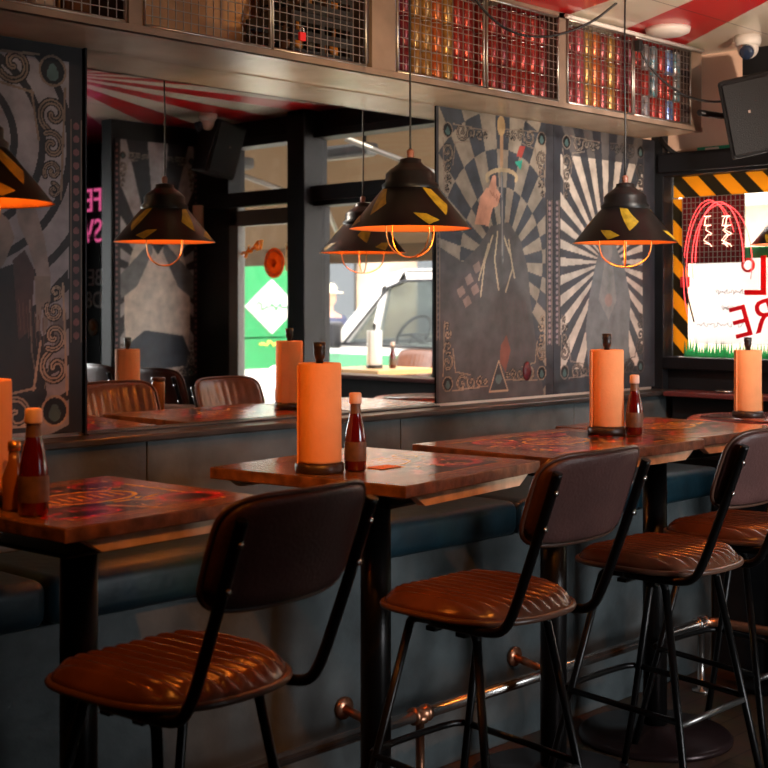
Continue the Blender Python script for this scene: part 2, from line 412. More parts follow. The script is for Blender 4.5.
# structural post and transom
struct('trim_1', MB().box((XR-.05, 1.05, CZ/2), (.16, .15, CZ), .006), dark_frame)
struct('trim_2', MB().box((XR-.03, 1.8, 2.205), (.09, 3.3, .09), .006), dark_frame)
# street door
d1 = MB(); x = XR+.02
greyal = mat('grey door frame', (.16, .155, .14), .45)
for (yc, zc, wy, hz) in ((.33, 1.1, .09, 2.15), (.93, 1.1, .09, 2.15), (.63, 2.09, .69, .10), (.63, .16, .69, .32)): d1.box((x, yc, zc), (.06, wy, hz), .004)
d1 = struct('door_1', d1, greyal)
MB().box((x+.01, .63, 1.18), (.008, .52, 1.74)).build('door_pane', glass, d1)
MB().tube([(x-.04, .88, .95), (x-.08, .88, .97), (x-.08, .88, 1.28), (x-.04, .88, 1.30)], .012, smooth=2).build('door_handle', steel, d1)
MB().box((x-.045, .92, 1.33), (.03, .05, .06), .005).build('door_lock', mat('lock plate', (.6, .5, .35), .4, .5), d1)

# back wall dark panel below posters (behind banquette), mirror, posters
PY = 3.485
mr = thing('wall_mirror', 'large wide wall mirror above the banquette reflecting windows and a parked van', 'mirror', (3.1, PY, 1.15))
x0, x1 = wallpx(83, 0)[0], wallpx(434.5, 0)[0]
mirror = MB().box(((x0+x1)/2-3.1, .006, .585), (x1-x0, .012, 1.168)).build('mirror_glass', mirrorm, mr)
MB().box((x0-3.1+.003, -.003, .585), (.006, .018, 1.17)).build('edge_strip', black_steel, mr)
MB().box((0.0, -.006, -.007), (x1-x0, .03, .012)).build('bottom_strip', ledge_m, mr)

def poster(name, label, xa, xb, painter, z0=1.155, z1=2.318, step=.0042, face=-1, Y=PY, group='painted circus posters on the walls'):
    t = thing(name, label, 'poster', ((xa+xb)/2, Y, z0))
    cx = (xa+xb)/2
    R = Ras(xa, xb, z0, z1, step, (.03, .03, .033)); painter(R)
    R.mesh('print', poster_m, t, lambda U, V: (U-cx, U*0+face*.0035, V-z0))
    MB().box((0, -face*.004+face*.0, (z1-z0)/2), (xb-xa, .013, z1-z0)).build('backing_board', black_steel, t)
    return t
CR = (.38, .27, .20); CRD = (.20, .145, .11); LIL = (.27, .25, .27)
def beads(R, px, y0, y1, c=(.17, .07, .075), n=30, w=.016):
    a = wallpx(px, y0); b = wallpx(px, y1); x = a[0]
    R.stroke([(x-w, a[1]), (x-w, b[1])], .003, CRD); R.stroke([(x+w, a[1]), (x+w, b[1])], .003, CRD)
    for i in range(n):
        R.disc(x, a[1]+(b[1]-a[1])*(i+.5)/n, w*.6, c)
def paint1(R):
    R.put(R.U > -9, (.022, .022, .026))
    cx, cz = wallpx(-41, 135)
    d = np.hypot(R.U-cx, R.V-cz)
    ang = np.arctan2(R.V-cz, R.U-cx)
    m = (np.mod(d/.094+.04, 1.0) < .74) & (R.U < wallpx(68, 0)[0])
    R.put(m, LIL)
    R.put((R.V > wallpx(40, 58)[1]) | (R.U > wallpx(70, 0)[0]), (.018, .018, .020))
    # figure: torso, sleeve and gloved hand
    W = wallpx
    R.poly([W(-60, 200), W(-6, 206), W(8, 220), W(14, 238), W(4, 262), W(-20, 300), W(-60, 430)], (.24, .19, .17))
    R.poly([W(14, 204), W(34, 204), W(44, 240), W(50, 276), W(36, 276), W(28, 246), W(18, 224)], (.26, .21, .20))
    R.poly([W(-60, 290), W(18, 262), W(30, 300), W(44, 345), W(46, 395), W(34, 432), W(-60, 440)], (.022, .021, .024))
    R.poly([W(12, 260), W(24, 250), W(34, 270), W(30, 330), W(18, 340)], (.07, .04, .04))
    R.poly([W(34, 276), W(50, 276), W(50, 296), W(46, 332), W(43, 333), W(42, 300), W(39, 330), W(36, 332), W(35, 300)], (.22, .175, .15))
    R.stroke([W(29, 300), W(31, 350), W(36, 380)], .005, (.17, .13, .11)); R.stroke([W(48, 300), W(52, 345), W(44, 388)], .004, (.20, .16, .13))
    for k in range(7): R.stroke([W(18+4*k, 300+3*k), W(20+4*k, 330+4*k)], .003, (.12, .07, .06))
    R.poly([W(52, 318), W(66, 312), W(66, 350), W(54, 345)], (.15, .13, .13))
    R.poly([W(52, 285), W(67, 270), W(67, 282), W(52, 298)], (.02, .02, .022))
    beads(R, 75.5, 120, 342, n=17, w=.018)
    c = wallpx(52, 71); scroll_corner(R, c[0], c[1], -1, -1, .95, CRD)
    pass
    c = wallpx(54, 411); scroll_corner(R, c[0], c[1], -1, 1, .95, CR)
    pass
def figrays(R, cx, cz, na, rb, c1, c2, asp=1.0, phase=0.0):
    a = np.arctan2((R.V-cz), (R.U-cx)*asp); d = np.hypot((R.U-cx)*asp, R.V-cz)
    k = np.floor(a/(2*PI)*na+phase)
    if rb: k = k+np.floor(d/rb)
    m = np.mod(k, 2) < 1
    R.put(m, c1); R.put(~m, c2)
def paint3(R):
    W = wallpx
    c = W(502, 262); figrays(R, c[0], c[1], 34, .155, (.25, .21, .165), (.050, .055, .066), asp=1.15)
    R.put(np.hypot((R.U-c[0])*1.05, R.V-c[1]-.03) < .10, (.06, .06, .07))
    # dark hooded figure filling the lower half, grey lifted to paint reflected-light haze
    R.poly([W(436, 245), W(462, 262), W(478, 246), W(490, 226), W(508, 222), W(520, 240), W(527, 268), W(530, 300), W(535, 340), W(545, 405), W(436, 420)], (.080, .075, .076))
    R.poly([W(450, 292), W(474, 258), W(482, 262), W(476, 300), W(456, 306)], (.085, .075, .078))
    for (px, py) in ((456, 290), (464, 278), (472, 266), (470, 288), (462, 300)): R.poly([W(px, py), W(px+6, py-5), W(px+9, py+3), W(px+3, py+8)], (.24, .17, .15))
    for pts in (((492, 236), (484, 262), (480, 296)), ((497, 232), (494, 260), (498, 290)), ((508, 240), (512, 268), (505, 292)), ((503, 236), (510, 256), (514, 278)), ((488, 244), (478, 280))):
        R.stroke([W(*p) for p in pts], .009, (.40, .32, .22))
    for k in range(9): R.stroke([W(500+3*k, 300), W(502+4*k, 350+2*k)], .0035, (.09, .07, .07))
    R.poly([W(500, 345), W(506, 335), W(510, 350), W(505, 372), W(499, 362)], (.19, .07, .05))
    # sword
    R.stroke([W(501, 172), W(502, 262)], .016, (.11, .11, .12)); R.stroke([W(501, 172), W(502, 262)], .004, (.26, .24, .22))
    R.stroke([W(501, 134), W(501, 166)], .018, (.36, .22, .13)); R.disc(*W(500.5, 126), .026, (.42, .28, .14), ry=.042)
    for a0 in (0,): 
        p = [W(501+15*math.sin(t), 178-8*math.cos(t)) for t in [(-1.9+i*.19) for i in range(21)]]
        R.stroke(p, .018, (.40, .30, .18))
    # hand and forearm
    R.poly([W(474, 224), W(480, 196), W(486, 188), W(494, 186), W(500, 194), W(497, 206), W(492, 208), W(488, 226)], (.56, .28, .19))
    R.poly([W(488, 188), W(492, 176), W(495, 175), W(496, 188)], (.56, .28, .19))
    for k in range(3): R.stroke([W(489+3.2*k, 190+2*k), W(494+2.6*k, 198+2.6*k)], .003, (.22, .09, .06))
    R.poly([W(519, 146), W(525, 146), W(521, 158), W(516, 156)], (.30, .05, .04)); R.poly([W(514, 162), W(522, 160), W(520, 170)], (.04, .34, .24))
    # borders
    xl, xr = wallpx(438, 0)[0], wallpx(545, 0)[0]
    R.put((R.U < xl) | (R.U > xr), (.04, .04, .047)); R.put(R.V > W(490, 121)[1]-.0, (.045, .045, .05), .0)
    beads(R, 549, 200, 345, c=(.26, .18, .19), n=26, w=.014)
    beads(R, 437.5, 190, 340, c=(.12, .10, .10), n=26, w=.009)
    for (px, py, sx, sy) in ((447, 130, 1, -1), (541, 139, -1, -1), (447, 384, 1, 1), (541, 373, -1, 1)):
        q = W(px, py); scroll_corner(R, q[0], q[1], sx, sy, .62, (.20, .155, .12) if sy < 0 else (.30, .215, .15))
    q = W(498, 379); R.poly([(q[0]-.06, q[1]-.05), (q[0]+.06, q[1]-.05), (q[0], q[1]+.075)], (.05, .05, .055)); 
    R.stroke([(q[0]-.06, q[1]-.05), (q[0]+.06, q[1]-.05), (q[0], q[1]+.075), (q[0]-.06, q[1]-.05)], .006, (.42, .30, .20)); R.disc(q[0], q[1], .02, (.10, .14, .14))
def paint4(R):
    W = wallpx
    c = W(606, 262); figrays(R, c[0], c[1], 56, 0, (.46, .40, .34), (.045, .05, .06), asp=1.0, phase=.3)
    R.poly([W(590, 400), W(585, 330), W(588, 300), W(594, 268), W(603, 236), W(612, 238), W(624, 268), W(630, 300), W(628, 340), W(632, 400)], (.13, .14, .145))
    R.poly([W(598, 300), W(604, 262), W(612, 262), W(616, 300), W(608, 320)], (.18, .185, .18))
    R.disc(*W(608, 300), .03, (.24, .17, .15)); R.disc(*W(607, 250), .035, (.17, .17, .17), ry=.06)
    xl, xr = W(560, 0)[0], W(642, 0)[0]
    R.put((R.U > xr) | (R.U < xl), (.03, .032, .04)); R.put(R.V < W(600, 368)[1], (.035, .04, .047)); R.put(R.V > W(600, 160)[1], (.035, .036, .045), .85)
    beads(R, 556.5, 200, 345, c=(.22, .17, .18), n=26, w=.014)
    for (px, py, sx, sy) in ((566, 142, 1, -1), (640, 152, -1, -1), (564, 372, 1, 1), (640, 366, -1, 1)):
        q = W(px, py); scroll_corner(R, q[0], q[1], sx, sy, .62, (.09, .08, .075) if sx < 0 else (.20, .165, .14))
xA, xB, xC, xD = wallpx(-110, 0)[0], wallpx(81.5, 0)[0], wallpx(435.5, 0)[0], wallpx(553, 0)[0]; xE = wallpx(654, 0)[0]
poster('wall_poster', 'tall dark poster with curved grey bands and a gloved figure at the far left', xA, xB, paint1, step=.003, group=None)
poster('wall_poster', 'checkered sunburst poster with a hand holding an upright sword, right of the mirror', xC, xD-.001, paint3)
poster('wall_poster', 'pale straight-ray sunburst poster in the corner beside the signed window', xD+.001, xE, paint4)
stk = MB().lathe([(0, 0), (.030, 0), (.030, .004), (0, .004)], (0, 0, 0), 20, axis='Y')
q = wallpx(526, 371); stk.box((0, 0.002, -.002), (.02, .003, .05)) if False else None
o = stk.build('round_sticker', mat('dark red sticker', (.10, .012, .018), .5, noise=.5, nscale=90)); o.location = (q[0], PY-.008, q[1]); o.scale = (.9, 1, 1.35)
tag(o, 'small dark red oval sticker on the lower part of the sword poster', 'sticker')
# dark panel end strip between last poster and street wall
struct('trim_3', MB().box(((xE+XR)/2, YB-.03, 1.2), (XR-xE, .06, 2.3)), darkwall)
struct('trim_4', MB().box(((XL+xA)/2, YB-.02, 1.7), (xA-XL, .03, 1.25)), darkwall)


# poster on the stub wall, seen in the mirror
def paint5(R):
    R.put(R.U > -9, (.06, .055, .06)); cx = 5.17; cz = 1.72
    figrays(R, cx, cz, 34, 0, (.46, .42, .42), (.03, .03, .035))
    R.put(np.hypot((R.U-cx)/.26, (R.V-1.50)/.58) < 1, (.78, .68, .58))
    for sx in (-1, 1):
        R.poly([(cx+sx*.30, 1.72), (cx+sx*.05, 1.95), (cx+sx*.04, 1.88), (cx+sx*.16, 1.66), (cx+sx*.28, 1.58)], (.20, .21, .22))
    R.poly([(cx-.06, 2.2), (cx+.06, 2.2), (cx+.07, 1.95), (cx, 1.86), (cx-.07, 1.95)], (.02, .02, .02))
    R.poly([(cx-.30, 1.25), (cx-.10, 1.38), (cx+.2, 1.34), (cx+.3, 1.15), (cx-.3, 1.1)], (.05, .06, .08))
    R.put(np.abs(R.U-cx) > .29, (.03, .03, .035))
    for i in range(40): R.disc(cx-.315, 1.1+i*.037, .009, (.30, .15, .15)); R.disc(cx+.305, 1.1+i*.037, .009, (.30, .15, .15))
    for (a, b, sx, sy) in ((cx-.27, 2.48, 1, -1), (cx+.27, 2.48, -1, -1), (cx-.27, 1.1, 1, 1), (cx+.27, 1.1, -1, 1)): scroll_corner(R, a, b, sx, sy, .5, (.34, .28, .24))
poster('wall_poster', 'grey sunburst poster with open hands, mirrored behind the left hanging lamp reflection', 4.84, 5.49, paint5, 1.0, 2.58, .005, 1, -.05+.008)

# ------------------------------------------------------------------ banquette
bq = thing('banquette', 'long built-in banquette with teal seats and slate panels under the mirror', 'bench', (3, 3.1, 0))
def L(x, y, z): return (x-3, y-3.1, z)
FX0, FX1 = .3, 5.02
m_ = MB(); m_.box(L((FX0+5.45)/2, 3.21, .365), (5.45-FX0, .50, .73), .004); m_.build('base_panel', slate, bq)
MB().box(L((FX0+5.45)/2, 3.225, .05), (5.45-FX0, .50, .1)) .build('toe_kick', black_steel, bq)
xs = [.3, 1.0, 1.83, 2.02+.75, 3.72, 4.5, 5.1]
for i in range(len(xs)-1):
    a, b = xs[i]+.003, xs[i+1]-.003
    MB().box(L((a+b)/2, 3.145, .792), (b-a, .44, .122), .035, seg=4).build('seat_cushion', teal, bq, smooth=True)
sx = [.3, 1.35, 2.46, 3.6, 4.68, 5.45]
for i in range(len(sx)-1):
    a, b = sx[i]+.002, sx[i+1]-.002
    MB().box(L((a+b)/2, 3.43, .985), (b-a, .08, .29), .004).build('back_panel', slate, bq)
MB().box(L((FX0+5.47)/2, 3.425, 1.133), (5.47-FX0, .125, .022), .005).build('ledge', ledge_m, bq)
b2 = thing('corner_banquette', 'short dark corner bench below the signed window', 'bench', (5.25, 2.4, 0))
def L2(x, y, z): return (x-5.25, y-2.4, z)
MB().box(L2(5.28, 2.0, .365), (.42, 1.9, .73), .004).build('base_panel', darkwall, b2)
MB().box(L2(5.24, 2.0, .792), (.40, 1.84, .122), .035, seg=4).build('seat_cushion', mat('dark vinyl', (.03, .012, .014), .4), b2, smooth=True)
MB().box(L2(5.44, 2.2, .985), (.10, 2.3, .29), .004).build('back_panel', darkwall, b2)
MB().box(L2(5.40, 2.2, 1.133), (.18, 2.3, .022), .005).build('ledge', mat('dark red ledge', (.10, .025, .025), .35), b2)

# foot rail
fr = thing('foot_rail', 'steel pipe foot rail fixed along the banquette base', 'foot rail', (3, 2.80, 0))
def L3(x, y, z): return (x-3, y-2.8, z)
MB().tube([L3(.4, 2.8, .272), L3(3.06, 2.8, .272)], .019, 14).tube([L3(3.06, 2.8, .272), L3(4.68, 2.8, .272)], .019, 14).build('pipe', steel, fr)
MB().tube([L3(4.68, 2.8, .272), L3(4.74, 2.8, .272), L3(4.78, 2.76, .272), L3(4.78, 2.70, .272), L3(4.78, 1.2, .272)], .019, 14, smooth=2).build('copper_return_pipe', copper, fr)
for (x, y) in ((3.06, 2.8), (4.72, 2.8)):
    MB().lathe([(0, 0), (.038, 0), (.038, .008), (.014, .012), (.014, .25), (.026, .25), (.026, .272), (0, .272)], L3(x, y, 0), 16).build('post', copper if x < 4 else steel, fr)
    MB().lathe([(0, -.035), (.027, -.035), (.027, -.02), (.023, -.018), (.023, .018), (.027, .02), (.027, .035), (0, .035)], L3(x, y, .272), 16, axis='X').build('tee_fitting', copper if x < 4 else steel, fr)
for x in (1.9, 2.88, 3.72):
    MB().tube([L3(x, 2.8, .272), L3(x, 2.96, .30)], .014).lathe([(0, 0), (.034, 0), (.034, .012), (0, .014)], L3(x, 2.945, .30), 20, axis='Y').build('wall_flange', copper, fr)

# ------------------------------------------------------------------ bulkhead shelf with mesh fronts
BY0, BY1, BZ0 = 3.18, 3.5, 2.322
bs = thing('bulkhead_shelf', 'long timber bulkhead shelf with wire mesh bays above the mirror', 'shelf', (3.2, 3.34, BZ0))
def L4(x, y, z): return (x-3.2, y-3.34, z-BZ0)
BX0, BX1 = .6, 5.365
MB().box(L4((BX0+BX1)/2, 3.34, BZ0+.007), (BX1-BX0, .32, .014)).build('soffit_board', cream, bs)
MB().box(L4((BX0+BX1)/2, BY0+.006, BZ0+.011), (BX1-BX0, .024, .022), .002).build('bottom_rail', shelfw, bs)
MB().box(L4((BX0+BX1)/2, BY0+.010, CZ-.012), (BX1-BX0, .02, .024), .002).build('top_rail', shelfw, bs)
MB().box(L4((BX0+BX1)/2, 3.485, 2.525), (BX1-BX0, .01, .33)).build('back_board', shelfi, bs)
for (a, b) in ((.6, .64), (2.245, 2.291), (3.235, 3.352), (4.29, 4.338), (5.277, 5.365)):
    MB().box(L4((a+b)/2, 3.34, 2.520), (b-a, .32, .358), .001).build('divider', shelfw, bs)
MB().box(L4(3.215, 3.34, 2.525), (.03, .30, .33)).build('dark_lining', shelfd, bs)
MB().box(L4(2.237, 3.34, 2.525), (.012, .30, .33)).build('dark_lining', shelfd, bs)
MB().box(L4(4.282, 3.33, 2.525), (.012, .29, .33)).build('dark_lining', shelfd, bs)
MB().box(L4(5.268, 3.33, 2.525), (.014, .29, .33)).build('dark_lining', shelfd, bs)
bays = [(.66, 1.43), (1.45, 2.228), (2.295, 2.775), (2.785, 3.20), (3.356, 3.82), (3.838, 4.276), (4.34, 4.80), (4.812, 5.262)]
for (a, b) in bays:
    mb = MB(); z0, z1 = 2.346, 2.676; y = BY0-.004
    for (p, q) in (((a, z0), (b, z0)), ((a, z1), (b, z1)), ((a, z0), (a, z1)), ((b, z0), (b, z1))):
        mb.tube([L4(p[0], y, p[1]), L4(q[0], y, q[1])], .0055, 6)
    n = round((b-a)/.029)
    for i in range(1, n): x_ = a+(b-a)*i/n; mb.box(L4(x_, y, (z0+z1)/2), (.0026, .0026, z1-z0))
    for i in range(1, 11): z_ = z0+(z1-z0)*i/11; mb.box(L4((a+b)/2, y-.002, z_), (b-a, .0026, .0026))
    mb.build('mesh_panel', wirem, bs)
MB().tube([L4(4.30, 3.155, 2.682), L4(5.33, 3.155, 2.682)], .009).build('conduit_pipe', whiteplastic, bs)

# drink cans
canc = {}
def canmat(nm, c, c2): return mat('can '+nm, c, .28, .45, col2=c2, nscale=38)
CM = {'red': canmat('red', (.22, .010, .010), (.34, .035, .02)), 'gold': canmat('gold', (.20, .09, .015), (.40, .20, .05)),
      'orange': canmat('orange', (.34, .05, .008), (.40, .12, .02)), 'blue': canmat('blue', (.03, .07, .35), (.25, .35, .5)),
      'dark red': canmat('dark red', (.10, .008, .01), (.22, .02, .02)), 'silver': canmat('silver', (.12, .12, .15), (.35, .30, .28)),
      'teal': canmat('teal', (.05, .22, .26), (.4, .3, .3)), 'pink': canmat('pink', (.28, .02, .05), (.35, .10, .09))}
alum = mat('can lid', (.6, .58, .55), .3, 1.0)
def can(kind):
    if kind not in canc:
        r, h = .0272, .111
        t = thing('drink_can', '', 'can')
        MB().lathe([(0, .003), (r*.75, .001), (r, .008), (r, h-.010), (r*.84, h-.002)], seg=16).build('body', CM[kind], t)
        MB().lathe([(r*.84, h-.002), (r*.88, h), (r*.80, h), (r*.76, h-.005), (0, h-.005)], seg=16).build('lid', alum, t)
        canc[kind] = t; return t
    return copy_tree(canc[kind])
bayc = [('fifth', 'orange and gold', (3.356, 3.82), ['blue', 'dark red', 'gold', 'gold', 'orange', 'gold', 'red', 'red']),
        ('sixth', 'red', (3.838, 4.276), ['red', 'red', 'dark red', 'red', 'red', 'red', 'dark red']),
        ('seventh', 'red and gold', (4.34, 4.80), ['red', 'dark red', 'pink', 'gold', 'orange', 'dark red', 'gold', 'dark red']),
        ('last', 'mixed blue and red', (4.812, 5.262), ['pink', 'dark red', 'silver', 'teal', 'red', 'blue', 'teal'])]
bayname = {'fifth': 'bay right of the wide timber post', 'sixth': 'all-red can bay', 'seventh': 'bay right of the narrow dark post', 'last': 'rightmost bay'}
rown = ['bottom', 'middle', 'top']
for (bn, bd, (a, b), cols) in bayc:
    n = len(cols); stp = (b-a-.012)/n
    for i, c in enumerate(cols):
        for k in range(3):
            cc = c
            if bn == 'last' and (i+k) % 3 == 0: cc = 'red'
            o = can(cc); o.location = (a+.006+stp*(i+.5), 3.235, 2.336+.1115*k)
            o.rotation_euler = (0, 0, rng.random()*6)
            o['category'] = 'can'; o['group'] = 'drink cans behind mesh, '+bayname[bn]
            pos = 'leftmost column' if i == 0 else 'rightmost column' if i == n-1 else 'column %s of %s' % (['', 'two', 'three', 'four', 'five', 'six', 'seven'][i], ['', '', '', '', '', '', '', 'seven', 'eight'][n])
            o['label'] = '%s can, %s row, %s, %s' % (cc, rown[k], pos, bayname[bn])
# jars in the second bay and dark crates in the fourth
def jar(c, label, x, h, r):
    t = thing('storage_jar', label, 'jar', (x, 3.27, 2.337), group='storage jars in the leftmost mesh bay')
    MB().lathe([(0, 0), (r, 0), (r, h*.74), (r*.7, h*.83), (r*.7, h*.86), (0, h*.86)], seg=20).build('jar_body', c, t)
    MB().lathe([(0, h*.86), (r*.76, h*.86), (r*.76, h), (0, h)], seg=20).build('lid', alum, t)
jm = [mat('jar cream', (.6, .45, .34), .25), mat('jar red', (.35, .04, .03), .2), mat('jar brown', (.14, .06, .03), .2), mat('jar amber', (.45, .17, .04), .2)]
for i, (c, nm) in enumerate(((2, 'brown'), (3, 'amber'), (0, 'cream'), (1, 'red'), (0, 'cream'), (2, 'brown'))):
    jar(jm[c], '%s glass jar, %s from the left in the leftmost mesh bay' % (nm, ['first', 'second', 'third', 'fourth', 'fifth', 'sixth'][i]), 1.55+.115*i, .17+.02*(i % 3), .042)
crm = mat('black plastic crate', (.02, .017, .016), .5)
def crate(x, z, w_, h, lab):
    t = thing('bottle_crate', lab, 'crate', (x, 3.33, z), group='black crates in the mesh bay')
    mb = MB(); d = .22
    for s_ in (-1, 1):
        for k in range(3): mb.box((0, s_*d/2, h*(.12+.38*k)), (w_, .008, h*.2)); mb.box((s_*(w_/2-.004), 0, h*(.12+.38*k)), (.008, d, h*.2))
        for x_ in (-1, 0, 1): mb.box((x_*(w_/2-.008), s_*d/2, h/2), (.014, .010, h*.98))
    mb.box((0, 0, .005), (w_, d, .01)); mb.build('crate_body', crm, t)
    for i in range(5):
        MB().lathe([(0, .012), (.016, .012), (.016, h*.5), (.007, h*.72), (.007, h*.95), (0, h*.95)], (-w_/2+.03+(w_-.06)*i/4, -.05, 0), 12).build('bottle', [jm[2], jm[3], crm][i % 3], t)
crate(3.04, 2.337, .28, .16, 'lower black bottle crate in the mesh bay left of the wide timber post')
crate(3.07, 2.498, .22, .13, 'upper black bottle crate in the mesh bay left of the wide timber post')
o = thing('padlock', 'small red padlock hanging on the mesh left of the black crates', 'padlock', (2.90, 3.165, 2.385))
MB().box((0, 0, .014), (.026, .012, .028), .003).build('lock_body', red, o); MB().tube([(-.008, 0, .026), (-.008, 0, .042), (.008, 0, .042), (.008, 0, .026)], .0025, 6, smooth=1).build('shackle', screwm, o)

# ------------------------------------------------------------------ ceiling fittings, speaker, cables
def cctv(x, y, lab):
    t = thing('security_camera', lab, 'camera', (x, y, CZ))
    MB().lathe([(0, 0), (.056, 0), (.056, -.03), (.05, -.045), (0, -.045)]).build('mount', whiteplastic, t)
    e = MB(); e.lathe([(.045*math.sin(a), -.055+.045*math.cos(a)) for a in [PI*i/12 for i in range(13)]], seg=20).build('housing', whiteplastic, t)
    MB().lathe([(0, 0), (.024, 0), (.030, .004), (.030, -.03), (0, -.03)][::-1], (0, 0, 0), 18, axis='X').build('lens', lensm, t)
    l = LAST[0]; l.location = (-.040, -.02, -.075); l.rotation_euler = (0, -.35, .35)
    return t
cctv(5.24, 2.88, 'white dome security camera on the striped ceiling beside the speaker')
cctv(5.10, .56, 'white dome security camera reflected in the mirror above its speaker')
def speaker(x, y, z, rz, lab, bar):
    t = thing('loudspeaker', lab, 'speaker', (x, y, z), rz)
    mb = MB(); A = [(-.115, -.10), (.115, -.10), (.08, .10), (-.08, .10)]
    mb.prism(A, -.165, .165, 'XY'); c = mb.build('cabinet', speakerm, t, bevel=.012); c.rotation_euler = (.16, -.20, 0)
    g = MB().box((0, -.108, 0), (.20, .012, .30), .004).build('grille', speakerm, c)
    MB().box((-.01, -.116, .02), (.010, .003, .012), .001).build('badge', mat('badge', (.2, .12, .09), .4), g)
    MB().tube(bar, .014, 8).build('bracket', black_steel, t)
speaker(5.16, 2.83, 2.345, math.radians(-56), 'black wall loudspeaker tilted above the signed window', [(.0, .05, .02), (-.02, .16, .03), (-.10, .22, .03), (-.20, .10, .03)])
speaker(5.20, .52, 2.50, math.radians(180), 'black loudspeaker seen in the mirror above the street windows', [(0, .08, 0), (-.26, .12, .02)])
t = thing('smoke_detector', 'white round disc fitting on the striped ceiling near the shelf end', 'smoke detector', (4.86, 3.04, CZ))
MB().lathe([(0, 0), (.095, 0), (.09, -.02), (.06, -.032), (0, -.034)]).build('disc_body', whiteplastic, t)
tag(MB().tube([(3.62, 3.10, 2.70), (3.72, 3.10, 2.60), (3.90, 3.10, 2.54), (4.10, 3.08, 2.555), (4.25, 3.0, 2.62), (4.32, 2.93, 2.70)], .005, 8, smooth=2).build('hanging_cable', cablem),
    'black cable looping in front of the red cans from the ceiling', 'cable')
tag(MB().tube([(4.80, 3.14, 2.62), (4.83, 3.12, 2.55), (4.95, 3.08, 2.46), (5.10, 3.03, 2.415), (5.28, 2.95, 2.43), (5.33, 2.82, 2.48), (5.33, 2.70, 2.56), (5.33, 2.6, 2.70)], .005, 8, smooth=2).build('hanging_cable', cablem),
    'black cable sagging from the shelf corner across the loudspeaker', 'cable')
tag(MB().box((4.80, 3.145, 2.632), (.026, .03, .045), .004).build('junction_box', cablem), 'small black junction box on the shelf rail where the cable starts', 'junction box')
t = thing('exit_sign', 'green safety sign peeping over the signed window frame', 'sign', (5.485, 3.10, 2.185))
MB().box((0, 0, .03), (.02, .34, .11), .002).build('panel', mat('exit green', (.01, .35, .20), .5), t)
MB().box((-.012, .09, .055), (.002, .07, .05)).build('pictogram', whiteplastic, t)
tag(MB().tube([(5.46, 3.46, 2.33), (5.44, 3.40, 2.27), (5.45, 3.36, 2.24), (5.46, 3.30, 2.235)], .012, 8, smooth=1).build('cable_conduit', cablem), 'short bent cable conduit dropping from the shelf to the window frame', 'conduit')

# ------------------------------------------------------------------ pendant lamps
def pendant_proto():
    t = thing('pendant_lamp', '', 'lamp')
    R0, H = .1925, .125
    prof = [(R0, 0), (R0-.006, .004), (.085, H), (.072, H+.004)]
    seg = 48
    MB().lathe([(R0, .0), (R0-.004, .003), (.088, H), (.080, H+.002)], seg=seg).build('shade', shadeblk, t)
    s_ = LAST[0]
    MB().lathe([(R0, .0), (R0-.009, .002), (.086, H-.004), (0, H-.004)], seg=seg).build('shade_lining', shadein, s_)
    # painted diamonds standing a hair above the enamel
    for k in range(4):
        a0 = 2*PI*k/4+.55; mb = MB(); N = 6
        def pt(u, v):   # u along angle, v along height
            rr = (R0-.004)+(.088-(R0-.004))*v; return Vector((math.cos(a0+u)*(rr+.0012), math.sin(a0+u)*(rr+.0012), .003+(H-.003)*v+.0008))
        for (cu, cv, du, dv) in ((0, .62, .32, .36), (-.42, .15, .26, .15)):
            ring = []
            for i in range(4*N):
                q = i//N; f = (i % N)/N
                P4 = [(cu-du*.9, cv+dv), (cu+du*.05, cv+dv*.9), (cu+du*.9, cv-dv*.2), (cu+.05*du, cv-dv)]
                A, B = P4[q], P4[(q+1) % 4]; ring.append(pt(A[0]+(B[0]-A[0])*f, max(.0, min(1, A[1]+(B[1]-A[1])*f))))
            cen = sum(ring, Vector())/len(ring); rr = math.hypot(cen.x, cen.y); fac = 1.0
            cv3 = pt(cu, cv); c = mb.bm.verts.new(cv3); vs = [mb.bm.verts.new(p) for p in ring]
            mid = [mb.bm.verts.new(pt(*((cu*.5+0, cv)))) for _ in range(0)]
            for i in range(len(vs)): mb.bm.faces.new((c, vs[i], vs[(i+1) % len(vs)]))
        mb.build('painted_diamond', shadeyel, s_)
    MB().lathe([(.088, H-.002), (.090, H+.012), (.078, H+.022), (.078, H+.045), (.066, H+.058), (.042, H+.075), (.034, H+.083), (.034, H+.092), (.012, H+.098), (0, H+.098)], seg=32).build('cap', shadeblk, t)
    MB().lathe([(.010, H+.096), (.012, H+.118), (.006, H+.125), (0, H+.125)], seg=14).build('cord_grip', mat('brown grip', (.22, .08, .05), .4), t)
    mb = MB()
    for k in range(2):
        a = PI*k/2+.5; r = .095
        mb.tube([(r*math.cos(a), r*math.sin(a), .03), (r*math.cos(a), r*math.sin(a), -.02), (r*.85*math.cos(a), r*.85*math.sin(a), -.060), (r*.4*math.cos(a), r*.4*math.sin(a), -.086), (0, 0, -.090),
                 (-r*.4*math.cos(a), -r*.4*math.sin(a), -.086), (-r*.85*math.cos(a), -r*.85*math.sin(a), -.060), (-r*math.cos(a), -r*math.sin(a), -.02), (-r*math.cos(a), -r*math.sin(a), .03)], .0024, 6, smooth=1)
    mb.tube([(.095*math.cos(2*PI*k/24), .095*math.sin(2*PI*k/24), .020) for k in range(24)], .0024, 6, closed=True)
    mb.build('wire_cage', brassm, t)
    MB().lathe([(0, .082), (.014, .084), (.022, .092), (.020, .104), (.013, .112), (.013, .12), (0, .12)], seg=20).build('bulb', bulbm, t)
    return t
pend = pendant_proto()
